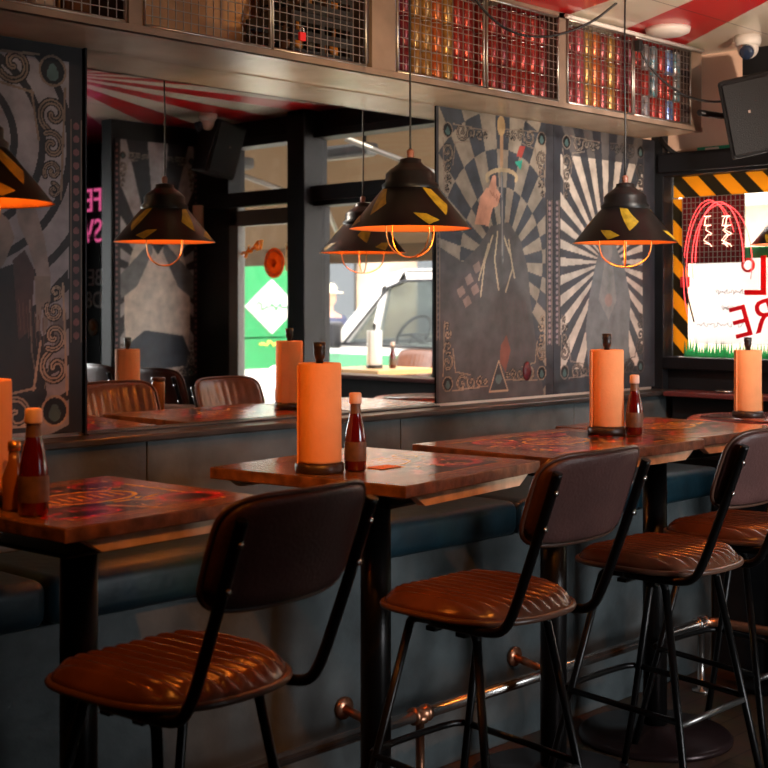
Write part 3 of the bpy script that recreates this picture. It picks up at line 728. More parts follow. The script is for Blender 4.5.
for i, (x, y, z, a, lab) in enumerate(((1.53, 2.79, 1.772, -.27, 'black and yellow cone pendant lamp half out of frame at far left'),
                                       (3.07, 2.85, 1.778, .905, 'black cone pendant lamp with yellow diamonds hanging before the mirror'),
                                       (4.184, 2.80, 1.77, .12, 'black cone pendant lamp hanging in front of the straight-ray poster'),
                                       (5.37, 2.72, 1.80, 1.2, 'black cone pendant lamp cut off at the right edge by the window'))):
    o = pend if i == 0 else copy_tree(pend)
    o.location = (x, y, z); o.rotation_euler = (0, 0, a); tag(o, lab, 'lamp')
    L_ = CZ-z
    MB().tube([(0, 0, .245), (.003, 0, .245+(L_-.245)*.3), (-.002, .002, .245+(L_-.245)*.6), (0, 0, L_)], .0035, 6, smooth=1).build('cord', cablem, o)
    l = add_light('pendant_bulb_light', 'POINT', (x, y, z+.055), 3.2, WARM, shadow_soft_size=.02)

# ------------------------------------------------------------------ tables
def dots(R, p, q, n, r, c):
    for i in range(n):
        t_ = i/(n-1); R.disc(p[0]+(q[0]-p[0])*t_, p[1]+(q[1]-p[1])*t_, r, c)
def top_art(w_, d_, seed, woodside):
    rg = np.random.default_rng(seed); wd = (.22, .11, .05)
    R = Ras(-w_/2, w_/2, -d_/2, d_/2, .0045, wd)
    gr = .8+.25*np.sin(R.V*240+8*np.sin(R.U*5))*np.sin(R.U*3+R.V*30); R.I *= gr[..., None]
    m = .05; blk = (.018, .012, .012); rd = (.66, .022, .008); yl = (.78, .45, .05); cr = (.55, .32, .15)
    R.put((np.abs(R.U) < w_/2-m) & (np.abs(R.V) < d_/2-m), blk)
    a, b = w_/2-m, d_/2-m
    for k, c in ((0, cr), (.012, rd), (.024, yl)):
        R.stroke([(-a+k, -b+k), (a-k, -b+k), (a-k, b-k), (-a+k, b-k), (-a+k, -b+k)], .0055, c)
    for (p, q) in (((-w_/2+.02, -d_/2+.02), (w_/2-.02, -d_/2+.02)), ((w_/2-.02, -d_/2+.02), (w_/2-.02, d_/2-.02)), ((-w_/2+.02, d_/2-.02), (w_/2-.02, d_/2-.02)), ((-w_/2+.02, -d_/2+.02), (-w_/2+.02, d_/2-.02))):
        dots(R, p, q, 34, .0045, (.42, .12, .03))
    for (u_, v_, ru, rv) in ((-.17, .14, .09, .06), (.15, .17, .08, .05), (.17, -.15, .09, .07), (-.15, -.17, .10, .05)):
        R.disc(u_, v_, ru, rd, ry=rv); R.disc(u_, v_, ru*.7, blk, ry=rv*.65)
    for i in range(46):
        x, y = rg.uniform(-a+.06, a-.06), rg.uniform(-b+.06, b-.06); L0 = rg.uniform(.02, .09); an = rg.uniform(0, PI)
        c = [rd, rd, (.62, .10, .02), yl, cr, blk, (.03, .18, .08), (.30, .02, .02)][rg.integers(8)]
        if rg.random() < .5: R.stroke([(x-L0*math.cos(an), y-L0*math.sin(an)), (x+L0*math.cos(an), y+L0*math.sin(an)*.6)], rg.uniform(.006, .022), c)
        else: R.stroke(spiral(x, y, L0*.7, an, 1.2, 1, 14), rg.uniform(.005, .012), c)
    R.disc(0, .02, .15, blk, ry=.10); R.disc(0, .02, .14, yl, ry=.09); R.disc(0, .02, .125, (.30, .10, .02), ry=.078)
    for i in range(7): R.stroke([(-.09+.03*i, -.01), (-.082+.03*i, .05)], .008, yl)
    if woodside:
        mm = R.U < -w_/2+woodside; R.I[mm] = R.I[mm]*.35+np.array(wd)*.65*gr[mm][..., None]
    return R
def table(lab, x, y, rz, w_, d_, seed, h=1.094, pole=(0, 0), wood=0, br=.27):
    t = thing('bar_table', lab, 'table', (x, y, 0), rz, 'square high tables along the banquette')
    MB().box((0, 0, h-.0155), (w_, d_, .031), .003).build('tabletop', woodslab, t)
    tp = LAST[0]
    top_art(w_-.004, d_-.004, seed, wood).mesh('printed_surface', top_m, tp, lambda U, V: (U, V, U*0+h+.0006))
    w2_, d2 = w_/2-.05, d_/2-.022; bz0, bz1 = h-.031-.030, h-.031
    for s_ in (-1, 1):
        MB().prism([(-w2_+.05, bz0), (w2_-.05, bz0), (w2_, bz1), (-w2_, bz1)], s_*d2-.012, s_*d2+.012, 'XZ').build('batten', applew, t)
    mb = MB()
    for s_ in (-1, 1):
        mb.box((s_*.14, 0, h-.045), (.05, d_-.12, .026), .003)
    mb.box((pole[0]*.5, pole[1]*.5, h-.086), (.34+abs(pole[0])*.6, .34+abs(pole[1])*.6, .010), .003); mb.build('support_frame', black_steel, t)
    MB().lathe([(0, .03), (.043, .03), (.043, h-.066), (0, h-.066)], (pole[0], pole[1], 0), 28).build('pole', stool_steel, t)
    MB().lathe([(0, 0), (br, 0), (br+.002, .012), (br-.012, .024), (.07, .034), (.060, .050), (.046, .052), (0, .052)], (pole[0], pole[1], 0), 40).build('base', mat('base oxide', (.035, .018, .018), .28, .5), t)
    return t
R8 = math.radians
table('square high table nearest the camera at left, with ketchup and red printed top', 1.746, 2.629, R8(4), .58, .60, 1, pole=(-.03, 0))
table('square high table with orange towel roll below the middle pendant lamp', 2.69, 2.62, R8(8), .668, .66, 2, pole=(-.012, 0), wood=.2)
table('wide high table behind the middle stool, under the tall orange roll', 3.545, 2.62, R8(-1), .80, .58, 3, pole=(-.04, 0), wood=.1)
table('high table partly hidden beyond the wide table, touching it at right', 4.265, 2.655, R8(-2), .60, .60, 4, pole=(-.16, -.04))
t5 = thing('round_table', 'round dark table in the corner below the signed window', 'table', (4.93, 2.60, 0.012))
MB().lathe([(0, 1.045), (.33, 1.045), (.335, 1.05), (.335, 1.068), (.325, 1.074), (0, 1.074)], seg=56).build('tabletop', mat('round top rim', (.45, .12, .07), .25, coat=.3), t5)
MB().lathe([(0, 1.0745), (.285, 1.0745), (.285, 1.0755), (0, 1.0755)], seg=56).build('printed_surface', mat('round top dark', (.10, .02, .02), .25, noise=.9, nscale=20, coat=.3), t5)
MB().lathe([(0, .03), (.035, .03), (.035, 1.045), (0, 1.045)], seg=20).build('pole', stool_steel, t5)
MB().lathe([(0, 0), (.13, 0), (.13, .02), (.05, .035), (0, .035)], seg=40).build('base', black_steel, t5)
t6 = thing('round_table', 'small round table of the other row, seen in the mirror under a towel roll', 'table', (3.90, 1.60, 0))
MB().lathe([(0, 1.012), (.29, 1.012), (.30, 1.02), (.30, 1.035), (0, 1.04)], seg=48).build('tabletop', woodslab, t6)
MB().lathe([(0, .03), (.035, .03), (.035, 1.012), (0, 1.012)], seg=20).build('pole', stool_steel, t6)
MB().lathe([(0, 0), (.22, 0), (.22, .02), (.05, .035), (0, .035)], seg=40).build('base', black_steel, t6)

# ------------------------------------------------------------------ things on the tables
TZ = 1.0955
def roll(x, y, z, lab, m=paper, s=1.0, shag=0, group='paper towel rolls on dark holders'):
    t = thing('paper_towel_roll', lab, 'paper towel roll', (x, y, z), 0, group)
    MB().lathe([(0, 0), (.064, 0), (.066, .004), (.066, .022), (.060, .026), (0, .026)], seg=36).build('holder_base', mat('holder walnut', (.03, .017, .012), .4), t)
    MB().lathe([(.014, .026), (.0575, .0265), (.0590, .032), (.0585, .15), (.0580, .286), (.0555, .290), (.022, .290), (.020, .285)], seg=48).build('towel_roll', m, t)
    MB().box((.058, 0.012, .155), (.004, .03, .26)).build('loose_sheet', m, t)
    LAST[0].rotation_euler = (0, 0, 2.4)
    mb = MB(); mb.lathe([(.010, .02), (.010, .30), (.013, .302), (.0165, .318), (.0150, .324), (.0175, .330), (.0165, .345), (0, .346)], seg=20); mb.build('holder_post', mat('holder black', (.02, .014, .012), .35), t)
    t.scale = (s, s, s); return t
roll(2.45, 2.605, TZ, 'orange-lit paper towel roll on the table before the mirror, left of ketchup')
roll(3.87, 2.665, TZ, 'orange paper towel roll on the wide table before the straight-ray poster')
roll(4.93, 2.71, 1.0875, 'paper towel roll on the round corner table before the signed window', s=.93)
roll(1.53, 2.71, TZ, 'paper towel roll cut off by the left edge of the picture', s=.96)
roll(3.74, 1.66, 1.0405, 'towel roll reflected at the left of the mirror', s=1.0)
def bottle_proto():
    t = thing('ketchup_bottle', '', 'bottle')
    MB().lathe([(0, 0), (.026, 0), (.029, .004), (.0295, .05), (.0285, .085), (.0255, .105), (.0195, .130), (.0150, .150), (.0135, .165), (.0135, .176), (0, .176)], seg=28).build('bottle_body', ketch, t)
    MB().lathe([(0, .174), (.0165, .174), (.0172, .178), (.0165, .200), (.0135, .203), (0, .203)], seg=24).build('cap', ketchcap, t)
    MB().lathe([(.0298, .026), (.0302, .028), (.0300, .068), (.0290, .076)], seg=28).build('label', ketchlab, t)
    MB().lathe([(.0160, .149), (.0152, .152), (.0142, .166), (.0142, .172)], seg=20).build('neck_label', ketchlab, t)
    return t
bt = bottle_proto()
for i, (x, y, z, s, lab) in enumerate(((1.525, 2.505, TZ, 1.08, 'dark red ketchup bottle at the far left beside the cut-off roll'),
                                    (2.537, 2.557, TZ, 1.0, 'ketchup bottle right of the orange roll on the table before the mirror'),
                                    (3.935-.03, 2.575, TZ, .98, 'ketchup bottle beside the roll before the straight-ray poster'))):
    o = bt if i == 0 else copy_tree(bt)
    o.location = (x, y, z); o.scale = (s, s, s*1.03); tag(o, lab, 'bottle')
t = thing('sauce_bottle', 'amber sauce bottle right of the roll on the round corner table', 'bottle', (5.02, 2.72, 1.0875))
MB().lathe([(0, 0), (.024, 0), (.026, .004), (.026, .08), (.013, .125), (.011, .16), (0, .16)], seg=24).build('bottle_body', amber, t)
MB().lathe([(0, .158), (.014, .158), (.014, .182), (0, .184)], seg=20).build('cap', ketchcap, t)
t = thing('sauce_bottle', 'small dark sauce bottle at the right edge on the round corner table', 'bottle', (5.035, 2.63, 1.0875))
MB().lathe([(0, 0), (.022, 0), (.024, .004), (.024, .07), (.011, .105), (.009, .13), (0, .13)], seg=24).build('bottle_body', ketch, t)
MB().lathe([(0, .128), (.012, .128), (.012, .148), (0, .15)], seg=20).build('cap', ketchcap, t)
t = thing('sauce_bottle', 'amber sauce bottle at the far left between roll and ketchup', 'bottle', (1.535, 2.60, TZ))
MB().lathe([(0, 0), (.024, 0), (.026, .004), (.026, .07), (.013, .105), (.011, .13), (0, .13)], seg=24).build('bottle_body', amber, t)
MB().lathe([(0, .128), (.014, .128), (.014, .148), (0, .15)], seg=20).build('cap', brassm, t)
tag(MB().box((0, 0, 0), (.085, .055, .0012)).build('paper_card', mat('orange card', (.70, .22, .05), .6)), 'small orange card lying right of the ketchup bottle', 'card').location = (2.64, 2.55, TZ+.0007)
t = thing('spice_pot', 'small brown spice pot reflected beside the mirrored towel roll', 'pot', (3.86, 1.74, 1.0405))
MB().lathe([(0, 0), (.03, 0), (.032, .12), (.030, .135), (0, .135)], seg=20).build('pot_body', jm[3], t); MB().lathe([(0, .135), (.034, .135), (.034, .155), (0, .155)], seg=20).build('lid', jm[2], t)

# ------------------------------------------------------------------ stools
def shell(mb, fx, nt=14, na=72):
    """closed pad from polar samples; fx(t, a, side) -> point"""
    rings = []
    c = mb.bm.verts.new(fx(0, 0, 1)); prev = None
    for side in (1, -1):
        seq = [i/nt for i in range(1, nt+1)] if side == 1 else [i/nt for i in range(nt-1, 0, -1)]
        for t_ in seq: rings.append([mb.bm.verts.new(fx(t_, 2*PI*k/na, side)) for k in range(na)])
    c2 = mb.bm.verts.new(fx(0, 0, -1))
    for k in range(na): mb.bm.faces.new((c, rings[0][k], rings[0][(k+1) % na])).smooth = True
    for i in range(len(rings)-1):
        for k in range(na): mb.bm.faces.new((rings[i][k], rings[i+1][k], rings[i+1][(k+1) % na], rings[i][(k+1) % na])).smooth = True
    for k in range(na): mb.bm.faces.new((c2, rings[-1][(k+1) % na], rings[-1][k])).smooth = True
def sup(a, rx, ry, n):
    c, s = math.cos(a), math.sin(a); r = (abs(c)**n+abs(s)**n)**(-1/n); return rx*r*c, ry*r*s
SZ = .803
def stool_proto():
    t = thing('bar_stool', '', 'stool')
    def outline(a):
        s = math.sin(a); n = 4.2 if s > 0 else 2.5
        x, y = sup(a, .218, .216, n)
        return x, y
    def seat(tt, a, side):
        x, y = outline(a); e = tt
        z0 = 0.036*(1-e**7)**.5 if side == 1 else -.004
        f = max(0, 1-max(0, (tt-.86)/.12)); xx = x*tt; yy = y*tt
        if side == 1:
            rg_ = abs(math.cos(PI*xx/.038)); z0 += .0155*(rg_**.7)*f-.009*(1-(xx/.2)**2)
        return (xx*(1.0 if side == 1 else .985), yy, SZ-.034+z0)
    mb = MB(); shell(mb, seat, 40, 200); mb.build('seat', leather, t)
    st = LAST[0]
    MB().tube([(*[v*1.004 for v in outline(2*PI*k/72)], SZ-.036) for k in range(72)], .0085, 8, closed=True).build('seat_piping', piping, st)
    mb = MB(); shell(mb, lambda tt, a, s_: (outline(a)[0]*tt*.96, outline(a)[1]*tt*.96, SZ-.047+(.006 if s_ > 0 else -.010)), 3, 48); mb.build('seat_pan', stool_steel, st)
    # side frames: front leg, top bend and rear leg of each side, legs as own meshes
    for s_ in (-1, 1):
        top = SZ-.066
        MB().tube([(s_*.145, .13, top-.035), (s_*.142, .125, top-.01), (s_*.14, .10, top), (s_*.14, -.06, top), (s_*.14, -.085, top-.004), (s_*.143, -.10, top-.03)], .0115, 12, smooth=2).build('seat_rail', stool_steel, t)
        MB().tube([(s_*.145, .129, top-.03), (s_*.205, .245, .20), (s_*.222, .29, .012)], .0115, 12).build('leg', stool_steel, t)
        lg = LAST[0]; MB().lathe([(0, 0), (.016, 0), (.016, .02), (.012, .026), (0, .026)], (s_*.222, .291, 0), 14).build('foot_cap', cablem, lg)
        MB().tube([(s_*.143, -.099, top-.027), (s_*.200, -.195, .20), (s_*.215, -.235, .012)], .0115, 12).build('leg', stool_steel, t)
        lg = LAST[0]; MB().lathe([(0, 0), (.016, 0), (.016, .02), (.012, .026), (0, .026)], (s_*.215, -.236, 0), 14).build('foot_cap', cablem, lg)
        # back upright
        MB().tube([(s_*.178, .02, SZ-.058), (s_*.180, -.16, SZ-.058), (s_*.181, -.215, SZ-.045), (s_*.181, -.245, SZ+.005), (s_*.182, -.275, SZ+.08), (s_*.184, -.322, SZ+.20), (s_*.184, -.377, SZ+.350)],
                  [.0125]*7 if False else .0125, 12, smooth=2).build('back_upright', stool_steel, t)
        up = LAST[0]
        for (zz, yy) in ((.214, -.3425), (.302, -.374)):
            MB().lathe([(0, -.004), (.007, -.003), (.007, .002), (0, .002)], (s_*.184, yy+.002, SZ+zz), 10, axis='Y').build('screw', screwm, up)
    for s_ in (-1, 1): MB().box((0, s_*.05, SZ-.086), (.30, .03, .012)).build('cross_bar', stool_steel, t)
    # foot ring
    z = .365
    MB().tube([(-.186, .225, z), (-.15, .245, z), (0, .25, z), (.15, .245, z), (.186, .225, z)], .0095, 10, smooth=1).build('front_footrest', stool_steel, t)
    for s_ in (-1, 1): MB().tube([(s_*.188, .215, z), (s_*.190, 0, z-.01), (s_*.186, -.168, z-.02)], .0095, 10).build('side_stretcher', stool_steel, t)
    MB().tube([(-.188, -.170, z-.03), (.188, -.170, z-.03)], .0095, 10).build('rear_stretcher', mat('worn stretcher', (.25, .24, .23), .3, .9), t)
    # backrest
    def bp(u, v, th):   # u half width, v along height, th thickness offset (+ towards sitter)
        yb = -.352-.345*v*1.0; yc = 1.05*u*u
        tilt = .345
        return (u, -.372+yc-tilt*v+th, SZ+.276+v)
    W2, H2 = .208, .112
    def pad(tt, a, side):
        u, v = sup(a, W2, H2, 5.0); u *= tt; v *= tt
        e = (1-tt**6)**.5
        th = .016 + (.018*e + .004*(abs(math.cos(PI*u/.045))**.6)*max(0, 1-tt**8) if side > 0 else 0.0)
        return bp(u, v, th)
    mb = MB(); shell(mb, pad, 20, 96); mb.build('backrest', leather, t)
    bk = LAST[0]
    def pan(tt, a, side):
        u, v = sup(a, W2-.001, H2-.001, 5.0); u *= tt; v *= tt
        return bp(u, v, .016 if side > 0 else .004+.008*tt**10)
    mb = MB(); shell(mb, pan, 12, 96); mb.build('back_panel', leather_back, bk)
    MB().tube([bp(*sup(2*PI*k/96, W2, H2, 5.0), .0185) for k in range(96)], .0055, 8, closed=True).build('back_piping', piping, bk)
    return t
stool = stool_proto()
GS = 'leather bar stools along the high tables'
for i, (x, y, rz, lab) in enumerate(((1.708, 2.25, R8(5), 'leather bar stool nearest the camera, at the left printed table'),
                                     (2.682, 2.232, R8(0), 'ribbed leather bar stool tucked under the table before the mirror'),
                                     (3.525, 2.222, R8(0), 'leather bar stool, third from left, catching a red sheen'),
                                     (4.13, 2.29, R8(-3), 'rearmost leather bar stool, cut off by the right edge'),
                                     (4.78, .90, R8(-95), 'dark stool reflected in the mirror before the street door post'),
                                     (4.83, .36, R8(-82), 'dark stool reflected in the mirror before the street door'),
                                     (8.0, -.68, R8(88), 'sunlit stool on the pavement, reflected in front of the van'))):
    o = stool if i == 0 else copy_tree(stool)
    o.location = (x, y, 0 if x < XR else -.03); o.rotation_euler = (0, 0, rz); tag(o, lab, 'stool', GS if i < 4 else 'stools seen only in the mirror')

# ------------------------------------------------------------------ signed window: tape, neon, papers, letters
def winpt(px, py, X=5.47):
    r = (px-384)/FPX; Y = X*(SA-CA*r)/(CA+SA*r); d = CA*X+SA*Y
    return (X, Y, CAMZ-(py-HOR)/FPX*d)
tapem = mat('hazard tape', (.72, .40, .02), .5)
def tape_mat():
    m = tapem; nt = m.node_tree; b = nt.nodes['Principled BSDF']; tc = nt.nodes.new('ShaderNodeTexCoord'); sp = nt.nodes.new('ShaderNodeSeparateXYZ')
    nt.links.new(tc.outputs['Object'], sp.inputs[0])
    a = nt.nodes.new('ShaderNodeMath'); a.operation = 'SUBTRACT'; nt.links.new(sp.outputs[2], a.inputs[0]); nt.links.new(sp.outputs[1], a.inputs[1])
    d = nt.nodes.new('ShaderNodeMath'); d.operation = 'DIVIDE'; nt.links.new(a.outputs[0], d.inputs[0]); d.inputs[1].default_value = .165
    f = nt.nodes.new('ShaderNodeMath'); f.operation = 'FRACT'; nt.links.new(d.outputs[0], f.inputs[0])
    l = nt.nodes.new('ShaderNodeMath'); l.operation = 'LESS_THAN'; nt.links.new(f.outputs[0], l.inputs[0]); l.inputs[1].default_value = .48
    mx = nt.nodes.new('ShaderNodeMix'); mx.data_type = 'RGBA'; nt.links.new(l.outputs[0], mx.inputs[0]); mx.inputs[6].default_value = (.80, .42, .02, 1); mx.inputs[7].default_value = (.045, .035, .015, 1)
    nt.links.new(mx.outputs[2], b.inputs['Base Color'])
    t = nt.nodes.new('ShaderNodeBsdfTranslucent'); nt.links.new(mx.outputs[2], t.inputs[0]); ms = nt.nodes.new('ShaderNodeMixShader'); ms.inputs[0].default_value = .5
    nt.links.new(b.outputs[0], ms.inputs[1]); nt.links.new(t.outputs[0], ms.inputs[2]); nt.links.new(ms.outputs[0], nt.nodes['Material Output'].inputs[0])
tape_mat()
yl0 = winpt(672, 0)[1]
tag(MB().box((5.535, 2.87, 2.098), (.003, 1.12, .100)).build('hazard_tape', tapem), 'yellow and black hazard tape along the top of the signed window', 'tape')
tag(MB().box((5.535, 3.393, 1.67), (.003, .08, .745)).build('hazard_tape', tapem), 'yellow and black hazard tape down the left side of the signed window', 'tape')
wp = papermat('white poster paper', (.85, .83, .82)); gp = papermat('green print', (.08, .50, .22)); rp = papermat('pink print', (.70, .10, .10)); rdp = papermat('red window letter', (.75, .01, .03))
a = winpt(694, 250, 5.525); b = winpt(766, 345, 5.525)
pp = thing('window_poster', 'white paper poster with faint handwriting in the signed window', 'poster', (5.525, 0, 0))
MB().box((0, (a[1]+b[1])/2-.04, (a[2]+b[2])/2), (.002, abs(a[1]-b[1])+.08, a[2]-b[2])).build('sheet', wp, pp)
ink = papermat('faint grey ink', (.30, .28, .30))
for (px, py, l_) in ((738, 292, .15), (732, 308, .09), (736, 325, .24)):
    q = winpt(px, py, 5.525); scrawl('handwriting', ink, pp, (-.003, q[1]-.04, q[2]), (0, 1, 0), l_, .011, .0014, px)
MB().box((-.002, (a[1]+b[1])/2-.04, a[2]-.02), (.002, abs(a[1]-b[1])+.08, .05)).build('green_header', gp, pp)
q = winpt(748, 265, 5.52); MB().tube([(-.004, q[1]+.028*math.cos(2*PI*k/20), q[2]+.028*math.sin(2*PI*k/20)) for k in range(20)], .006, 6, closed=True).build('pink_ring', rp, pp)
pg = thing('window_sticker', 'strip of green grass print along the foot of the signed window', 'sticker', (5.525, 0, 0))
mb = MB(); z0 = 1.296
for k in range(90):
    y = 3.36-.0125*k; h = .045+.05*rng.random(); mb.prism([(y-.009, z0), (y+.009, z0), (y+.006*rng.uniform(-1, 1), z0+h)], -.001, .001, 'YZ')
mb.build('grass_print', gp, pg)
lw = thing('window_lettering', 'large red brush letters reversed on the signed window', 'lettering', (5.515, 0, 0))
q = winpt(752, 331, 5.515); text_mesh('letters', 'RE', rdp, lw, (0, q[1]-.03, q[2]-.01), (0, .97, -.24), (0, .20, .98), .21, .002, shear=.1)
q = winpt(757, 295, 5.515); text_mesh('letters', 'L', rdp, lw, (0, q[1], q[2]), (0, 1, -.0), (0, 0, 1), .26, .002)
neon = mat('neon red tube', (.9, .05, .05), .4, emit=(1, .06, .06), es=2.2); neonw = mat('neon pale tube', (.9, .5, .4), .4, emit=(1, .5, .35), es=2.6)
ns = thing('neon_sign', 'red neon oval sign hanging in the signed window', 'neon sign', (5.50, 0, 0))
def oval(cpx, cpy, wpx, hpx, x, rad, m, a0=0, a1=2*PI, nm='neon_tube'):
    pts = []
    for k in range(41):
        a_ = a0+(a1-a0)*k/40; p = winpt(cpx+wpx*math.cos(a_), cpy-hpx*math.sin(a_), 5.50); pts.append((x, p[1], p[2]))
    MB().tube(pts, rad, 6).build(nm, m, ns)
oval(720, 262, 24, 60, -.005, .0024, neon, -.0, PI)
oval(722, 262, 30, 58, .0, .0018, neon, -.3, PI+.3)
oval(712, 270, 26, 68, .004, .0018, neon, .6, PI+.5)
oval(709, 275, 26, 75, .004, .0018, neon, .9, PI+.6)
c = winpt(726, 225, 5.50)
pts = [winpt(*p, 5.505) for p in ((690, 250), (694, 220), (704, 204), (716, 199), (730, 204), (742, 222), (746, 250))]
q0, q1 = winpt(683, 198, 5.51), winpt(745, 262, 5.51)
MB().box((.012, (q0[1]+q1[1])/2, (q0[2]+q1[2])/2), (.003, abs(q0[1]-q1[1]), q0[2]-q1[2])).build('backing_sheet', papermat('red translucent sheet', (.20, .015, .02)), ns)
mb = MB()
for k in range(15): mb.box((.006, q0[1]+(q1[1]-q0[1])*k/14, (q0[2]+q1[2])/2), (.003, .003, q0[2]-q1[2]))
for k in range(13): mb.box((.003, (q0[1]+q1[1])/2, q1[2]+(q0[2]-q1[2])*k/12), (.003, abs(q0[1]-q1[1]), .003))
mb.build('mesh_grid', wirem, ns)
for (cx_, w_, m_) in ((708, 4, neonw), (726, 3, neonw), (727, 5, neonw)):
    pts = []
    for k in range(22):
        p = winpt(cx_+w_*math.sin(k*1.3+cx_+1.7*math.sin(k*.7)), 214+k*1.6+2.2*math.cos(k*1.1), 5.495); pts.append((-.008, p[1], p[2]))
    MB().tube(pts, .0018, 6).build('neon_script', m_, ns)
p = winpt(685, 282, 5.51); t = tag(MB().box((5.51, p[1], p[2]), (.003, .05, .05)).build('window_sticker', rp), 'small square red sticker beside the hazard tape', 'sticker')
tag(MB().tube([winpt(683, 252, 5.50), winpt(686, 290, 5.50), winpt(694, 322, 5.50)], .004, 6, smooth=1).build('window_cable', cablem), 'black cable hanging inside the signed window', 'cable')
# small litter on corner ledge
t = thing('ashtray', 'tiny metal dish on the dark ledge under the signed window', 'dish', (5.40, 3.08, 1.144))
MB().lathe([(0, 0), (.04, 0), (.05, .012), (.046, .012), (.036, .004), (0, .004)], seg=24).build('dish_body', steel, t)

# ------------------------------------------------------------------ shop lettering beyond the stub wall (mirrored in the photo)
pinkl = mat('pink sign letter', (.75, .10, .30), .5, emit=(.9, .12, .35), es=.5); whitel = mat('white chalk letter', (.75, .75, .75), .6)
sg = thing('menu_sign', 'tall black sign with pink capitals at the left end of the mirror', 'sign', (5.47, -1.22, .9))
MB().box((0.0, -.14, .80), (.03, .50, 1.70), .003).build('board', darkwall, sg)
for (s_, z, m_, sz) in (('FE', 2.21, pinkl, .24), ('SW', 1.99, pinkl, .24), ('BE', 1.68, whitel, .17), ('D8', 1.52, whitel, .17)):
    text_mesh('lettering', s_, m_, sg, (-.018, .145, z-.9), (0, -1, 0), (0, 0, 1), sz, .002, align='LEFT')
MB().lathe([(0, 0), (.06, 0), (.06, .004), (0, .004)], (-.022, .03, .48), 24, axis='X').build('round_logo', mat('logo cream', (.6, .5, .35), .5), sg)
MB().lathe([(0, 0), (.035, 0), (.035, .004), (0, .004)], (-.026, .03, .49), 24, axis='X').build('logo_centre', mat('logo orange', (.7, .25, .02), .5), sg)
t = thing('wall_sconce', 'small cream cylinder wall light reflected beside the grey poster', 'lamp', (5.45, .02, 2.02))
MB().lathe([(0, 0), (.036, 0), (.036, .17), (0, .17)], seg=20).build('lamp_shade', mat('cream shade', (.7, .45, .32), .5), t); MB().box((0, -.025, .08), (.03, .04, .03)).build('wall_plate', black_steel, t)

# door stickers
rp3 = mat('orange badge', (.80, .18, .03), .5); crm2 = papermat('cream badge', (.85, .7, .5))
def mirr(px, py, X):   # point on plane X=const seen in the mirror
    r = (px-384)/FPX; Yv = X*(SA-CA*r)/(CA+SA*r); d = CA*X+SA*Yv
    return (X, 2*PY-Yv, CAMZ-(py-HOR)/FPX*d)
p = mirr(274, 263, 5.515); st_ = thing('door_sticker', 'round orange and cream badge sticker on the street door glass', 'sticker', p)
MB().lathe([(0, 0), (.095, 0), (.095, .003), (0, .003)], (0, 0, 0), 28, axis='X').build('badge', papermat('orange badge print', (.85, .25, .05)), st_); MB().lathe([(.070, -.001), (.078, -.001), (.078, .004), (.070, .004)], (0, 0, 0), 28, axis='X').build('badge_ring', crm2, st_)
MB().lathe([(0, -.003), (.03, -.003), (0, .0)], (0, 0, 0), 5, axis='X').build('badge_flame', papermat('yellow print', (.9, .5, .05)), st_)
p = mirr(291, 257, 5.515); st_ = thing('door_sticker', 'small white notice sticker on the street door glass beside the round badge', 'sticker', p)
MB().box((0, 0, 0), (.002, .10, .17)).build('notice', crm2, st_)
for k, cc in enumerate((rp3, gp, papermat('blue print', (.1, .3, .7)))): MB().box((-.002, -.03+.03*k, .055), (.002, .02, .025)).build('notice_dot', cc, st_)
scrawl('notice_text', cablem, st_, (-.003, .035, 0), (0, -1, 0), .07, .010, .003, 3, 16)
p = mirr(252, 250, 5.515); text = scrawl('door_lettering', papermat('orange letter', (.9, .35, .02)), None, (p[0], p[1]+.10, p[2]+.04), (0, -.94, -.34), .20, .030, .009, 2, 22)
tag(text, 'orange script lettering sticker at the top of the street door glass', 'sticker')

# ------------------------------------------------------------------ the street
struct('ground', MB().box((18, 2, -.08), (24.7, 40, .1)), mat('pavement', (.62, .58, .54), .8, noise=.12, nscale=2))
facade = mat('sandy brick facade', (.42, .31, .22), .8, noise=.25, nscale=1.5)
fb = thing('street_building', 'sandy brick building across the street, seen in the mirror', 'building', (21, 0, 0))
MB().box((2, 0, 4.5), (4, 34, 9)).build('wall', facade, fb)
for k in range(9):
    y = -15+k*3.6
    MB().box((-.03, y, 2.0), (.12, 1.7, 2.3)).build('shop_window', mat('dark shopglass', (.05, .06, .07), .1), fb)
    MB().box((-.03, y, 5.6), (.12, 1.2, 1.6)).build('upper_window', MATS['dark shopglass'], fb)
MB().box((-.2, 0, 3.5), (.5, 34, .5)).build('cornice', mat('stone cornice', (.62, .56, .48), .7), fb)
# canopy over the pavement outside the windows
cn = thing('street_awning', 'brown-grey sloping awning outside the street windows, reflected at the top of the panes', 'awning', (5.72, -1.2, 2.86))
awm = papermat('awning cloth', (.24, .18, .12))
mb = MB(); mb.prism([(0, 0), (1.5, -.86), (1.5, -.875), (0, -.02)], -3.6, 2.9, 'XZ'); mb.build('cloth', awm, cn)
MB().box((1.5, -.35, -.93), (.03, 6.5, .14), .004).build('valance', awm, cn)
for yy in (-2.6, -.9, .8, 2.3):
    MB().tube([(.02, yy, -.30), (.8, yy+.5, -.62), (1.48, yy, -.90)], .018, 8).build('folding_arm', mat('arm grey', (.35, .33, .30), .4, .5), cn)
for (yy, nm) in ((.85, 'left'), (-.35, 'right')):
    t = thing('patio_heater', 'dark slim patio heater under the awning, %s of two reflected' % nm, 'heater', (5.98, yy, 2.52))
    MB().box((0, 0, 0), (.12, .50, .08), .02).build('heater_body', mat('heater body', (.06, .06, .06), .4), t)
    MB().box((0, 0, -.042), (.08, .44, .006)).build('heater_element', mat('heater element', (.2, .18, .15), .5), t)
    for s_ in (-1, 1): MB().tube([(0, s_*.18, .035), (0, s_*.18, .19)], .008, 6).build('hanger', black_steel, t)

